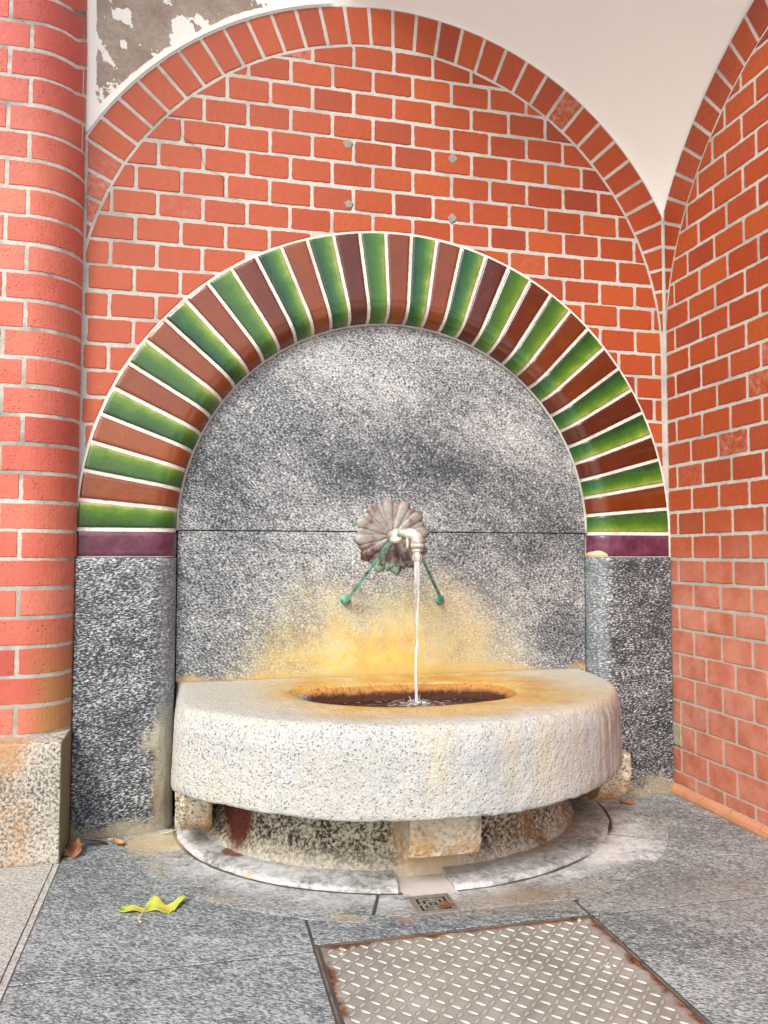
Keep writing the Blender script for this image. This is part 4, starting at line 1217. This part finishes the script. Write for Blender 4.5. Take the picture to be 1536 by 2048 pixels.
for (x, y, r) in ((-.325, -.822, .006), (.200, -.800, .005), (.165, -.985, .009)):
    mb = MB(); rr_ = [(1, -.0005), (1, .002), (.85, .0036), (.45, .0042), (.40, .0030), (0, .003)]
    mb.grid(18, len(rr_), lambda i, j: (x + r * rr_[j][0] * math.cos(2 * PI * i / 18), y + r * rr_[j][0] * math.sin(2 * PI * i / 18), ZF - .001 + rr_[j][1]), wrapu=True)
    mb.build('screw', M['screw'], cov)
# ------------------------------------------------------------------ drain grate
gr = thing('drain_grate', (-.082, -.655, ZF), 'small square iron drain grate in the paving below the basin', 'drain grate')
zt = ZF + .0030; gx0, gx1, gy0, gy1 = -.132, -.036, -.697, -.607
mb = MB()
mb.box(gx0, gx1, gy0, gy0 + .005, zt - .006, zt); mb.box(gx0, gx1, gy1 - .005, gy1, zt - .006, zt); mb.box(gx0, gx0 + .005, gy0 + .005, gy1 - .005, zt - .006, zt); mb.box(gx1 - .005, gx1, gy0 + .005, gy1 - .005, zt - .006, zt)
mb.build('frame', M['grate'], gr)
mb = MB(); cx_, cy_ = (gx0 + gx1) / 2, (gy0 + gy1) / 2
for r0, r1, brk in ((.0415, .0345, 0), (.0285, .0215, 1), (.0155, .0095, 0)):
    sx = 1.0; z0, z1 = zt - .005, zt - .0006
    b_ = .006
    mb.box(cx_ - r0, cx_ + r0, cy_ + r1 * .93, cy_ + r0 * .93, z0, z1); mb.box(cx_ - r0, cx_ + r0, cy_ - r0 * .93, cy_ - r1 * .93, z0, z1)
    mb.box(cx_ - r0, cx_ - r1, cy_ - r1 * .93 , cy_ + r1 * .93, z0, z1); mb.box(cx_ + r1, cx_ + r0, cy_ - r1 * .93, cy_ + r1 * .93, z0, z1)
for (dx, dy) in ((1, 0), (-1, 0), (0, 1), (0, -1)):
    if dx: mb.box(cx_ + (dx * .010 if dx > 0 else -.0425), cx_ + (.0425 if dx > 0 else -.010), cy_ - .003, cy_ + .003, zt - .0055, zt - .0010)
    else: mb.box(cx_ - .003, cx_ + .003, cy_ + (.009 if dy > 0 else -.0395), cy_ + (.0395 if dy > 0 else -.009), zt - .0055, zt - .0012)
mb.box(cx_ - .004, cx_ + .004, cy_ - .004, cy_ + .004, zt - .005, zt - .0009)
mb.build('grating', M['grate'], gr)
mb = MB(); mb.box(gx0 + .001, gx1 - .001, gy0 + .001, gy1 - .001, ZF - .006, zt - .0052 + .0035); mb.build('sump', M['dark'], gr)

# ------------------------------------------------------------------ leaves
def leaf(name, loc, size, rot, mat, label, outline, curl, stemcurve=None, tilt=(0, 0), group=None, stem_w=.0012):
    root = thing(name, loc, label, 'leaf', group)
    mb = MB(); R = Matrix.Rotation(rot, 3, 'Z') @ Matrix.Rotation(tilt[0], 3, 'X') @ Matrix.Rotation(tilt[1], 3, 'Y')
    fine = catmull(outline, 3); n = len(fine); nr = 7; vs = []
    for j in range(1, nr + 1):
        for p in fine:
            q = (p[0] * j / nr, p[1] * j / nr); vs.append(Vector((q[0], q[1], curl(*q))) * size)
    vs = [Vector((0, 0, curl(0, 0))) * size] + vs
    lo = min((R @ v).z for v in vs)
    f = lambda v: tuple(R @ v + Vector(loc) + Vector((0, 0, -lo + .0006)))
    fs = [(0, 1 + i, 1 + (i + 1) % n) for i in range(n)]
    for j in range(nr - 1):
        fs += [(1 + j * n + i, 1 + (j + 1) * n + i, 1 + (j + 1) * n + (i + 1) % n, 1 + j * n + (i + 1) % n) for i in range(n)]
    mb.add([f(v) for v in vs], fs); o = mb.build('blade', mat, root, smooth=True)
    s = o.modifiers.new('s', 'SOLIDIFY'); s.thickness = .0005
    if stemcurve:
        mb = MB(); P = [f(Vector(q) * size) for q in stemcurve]
        P = [(a, b, max(c, loc[2] + stem_w)) for a, b, c in P]
        mb.tube(P, [stem_w] * (len(P) - 1) + [stem_w * 2.0], 8); mb.build('stem', M['stem'], root, smooth=True)
    return root
maple = [(-.12, -.12), (.10, -.30), (.30, -.50), (.42, -.46), (.50, -.52), (.60, -.34), (.66, -.38), (.80, -.14), (1.12, .34), (.86, .16), (.56, .02), (.40, .04), (.42, .22), (.32, .26), (.26, .48), (.14, .62), (.0, .80), (-.08, .58), (-.16, .42), (-.20, .16), (-.36, .10), (-.58, .12), (-.74, .30), (-.92, .34), (-.88, .16), (-1.08, .0), (-.80, -.10), (-.50, -.20), (-.30, -.22)]
leaf('fallen_leaf', (-.700, -.535, ZF), .072, .05, M['leaf_y'], 'yellow-green maple leaf curled on the paving at lower left', maple,
     lambda x, y: .15 * max(0, abs(x) - .3) ** 1.7 + .10 * max(0, y) + .10 * x * y + .05 * math.sin(9 * x) + .10 * max(0, -y - .1), [(-.12, -.12, .05), (-.25, -.40, .10), (-.36, -.62, .06), (-.38, -.82, .0), (-.30, -.9, 0)])
oval = [(0, -.9), (.35, -.6), (.55, -.1), (.42, .4), (.12, .95), (-.05, 1.1), (-.3, .6), (-.5, .1), (-.42, -.5)]
jag = [(0, -.8), (.3, -.7), (.4, -.3), (.8, -.2), (.5, .1), (.55, .5), (.2, .45), (.0, 1.0), (-.2, .5), (-.6, .55), (-.5, .15), (-.9, -.1), (-.4, -.3), (-.35, -.7)]
Gd = 'dry leaves blown round the fountain'
leaf('dry_leaf', (-.915, -.150, ZF), .040, .5, M['leaf_b'], 'crumpled dark brown leaf in the corner beside the granite plinth', jag, lambda x, y: .5 * x * x + .35 * abs(y) + .2 * math.sin(4 * x), None, (.3, -.25), Gd)
leaf('dry_leaf', (-.865, -.100, ZF), .036, 1.9, M['leaf_b'], 'dark brown leaf lying flat against the foot of the left pilaster', oval, lambda x, y: .55 * x * x + .25 * y, [(0, -.8, .1), (.1, -1.4, .1), (.3, -1.9, 0)], (.1, .3), Gd)
leaf('dry_leaf', (-.808, -.108, ZF + .003), .024, .9, M['leaf_o'], 'curled tan leaf at the foot of the left pilaster', oval, lambda x, y: 1.2 * x * x + .6 * y * y, None, (.2, .1), Gd)
leaf('dry_leaf', (.288, -.418, ZF + .028), .024, .6, M['leaf_o'], 'small tan leaf on the stone ring right of the front corbel', jag, lambda x, y: .3 * x * x + .2 * y, None, (0, .1), Gd)
leaf('dry_leaf', (.730, -.085, ZF + .004), .036, .3, M['leaf_o'], 'reddish leaf on the paving at the foot of the right pilaster', jag, lambda x, y: .15 * x * x, None, (0, 0), Gd)
leaf('dry_leaf', (-.062, -.672, zt), .022, 2.9, M['leaf_b'], 'small dark red leaf lying on the drain grate', jag, lambda x, y: .25 * x * x + .2 * abs(y), None, (0, 0), Gd)
mb = MB(); mb.tube([(-.70 + .06 * s, -.055 - .05 * s * (1 - s) + .01 * s, ZF + .006 + .012 * s) for s in [i / 8 for i in range(9)]], [.0012] * 9, 6)
tag(mb.build('dry_twig', M['stem'], smooth=True), 'thin pale stalk lying between the left pilaster and the fountain', 'twig')

# ------------------------------------------------------------------ camera
f_, cx0, cy0, cz0, yaw, pit, rol = 1602.0, -.62216, -2.42501, -.06622, .233819, .051005, .0015964
fw = Vector((math.sin(yaw) * math.cos(pit), math.cos(yaw) * math.cos(pit), math.sin(pit)))
rt = Vector((math.cos(yaw), -math.sin(yaw), 0)); up = rt.cross(fw)
r2 = rt * math.cos(rol) + up * math.sin(rol); u2 = -rt * math.sin(rol) + up * math.cos(rol)
cam = bpy.data.cameras.new('camera'); co = bpy.data.objects.new('camera', cam); C.objects.link(co)
cam.sensor_fit = 'VERTICAL'; cam.sensor_height = 36; cam.sensor_width = 27; cam.lens = f_ / 2048 * 36; cam.clip_start = .05; cam.clip_end = 500
mw = Matrix.Identity(4)
for i in range(3): mw[i][0] = r2[i]; mw[i][1] = u2[i]; mw[i][2] = -fw[i]
mw[0][3], mw[1][3], mw[2][3] = cx0, cy0, cz0
co.matrix_world = mw; scene.camera = co

# ------------------------------------------------------------------ light
w = bpy.data.worlds.new('World'); scene.world = w; w.use_nodes = True
nt = w.node_tree; bg = nt.nodes['Background']; sky = nt.nodes.new('ShaderNodeTexSky'); sky.sky_type = 'NISHITA'; sky.sun_disc = False
EL, AZM = math.radians(42), math.radians(-34)      # azimuth measured from -y towards -x (behind and left of the camera)
dirv = Vector((math.sin(AZM) * math.cos(EL), -math.cos(AZM) * math.cos(EL), math.sin(EL)))
sky.sun_elevation = EL; sky.sun_rotation = math.atan2(dirv.x, dirv.y)
sky.air_density = 1.0; sky.dust_density = 4.0; sky.ozone_density = .8
nt.links.new(sky.outputs[0], bg.inputs[0]); bg.inputs[1].default_value = .135
sl = bpy.data.lights.new('sun', 'SUN'); sl.energy = 1.3; sl.angle = math.radians(16); sl.color = (1, .99, .97)
so_ = bpy.data.objects.new('sun', sl); C.objects.link(so_)
so_.rotation_euler = dirv.to_track_quat('Z', 'Y').to_euler()
scene.view_settings.view_transform = 'Standard'; scene.view_settings.look = 'None'
scene.view_settings.exposure = .76; scene.view_settings.gamma = 1
scene.render.engine = 'CYCLES'
scene.cycles.max_bounces = 8; scene.cycles.diffuse_bounces = 4
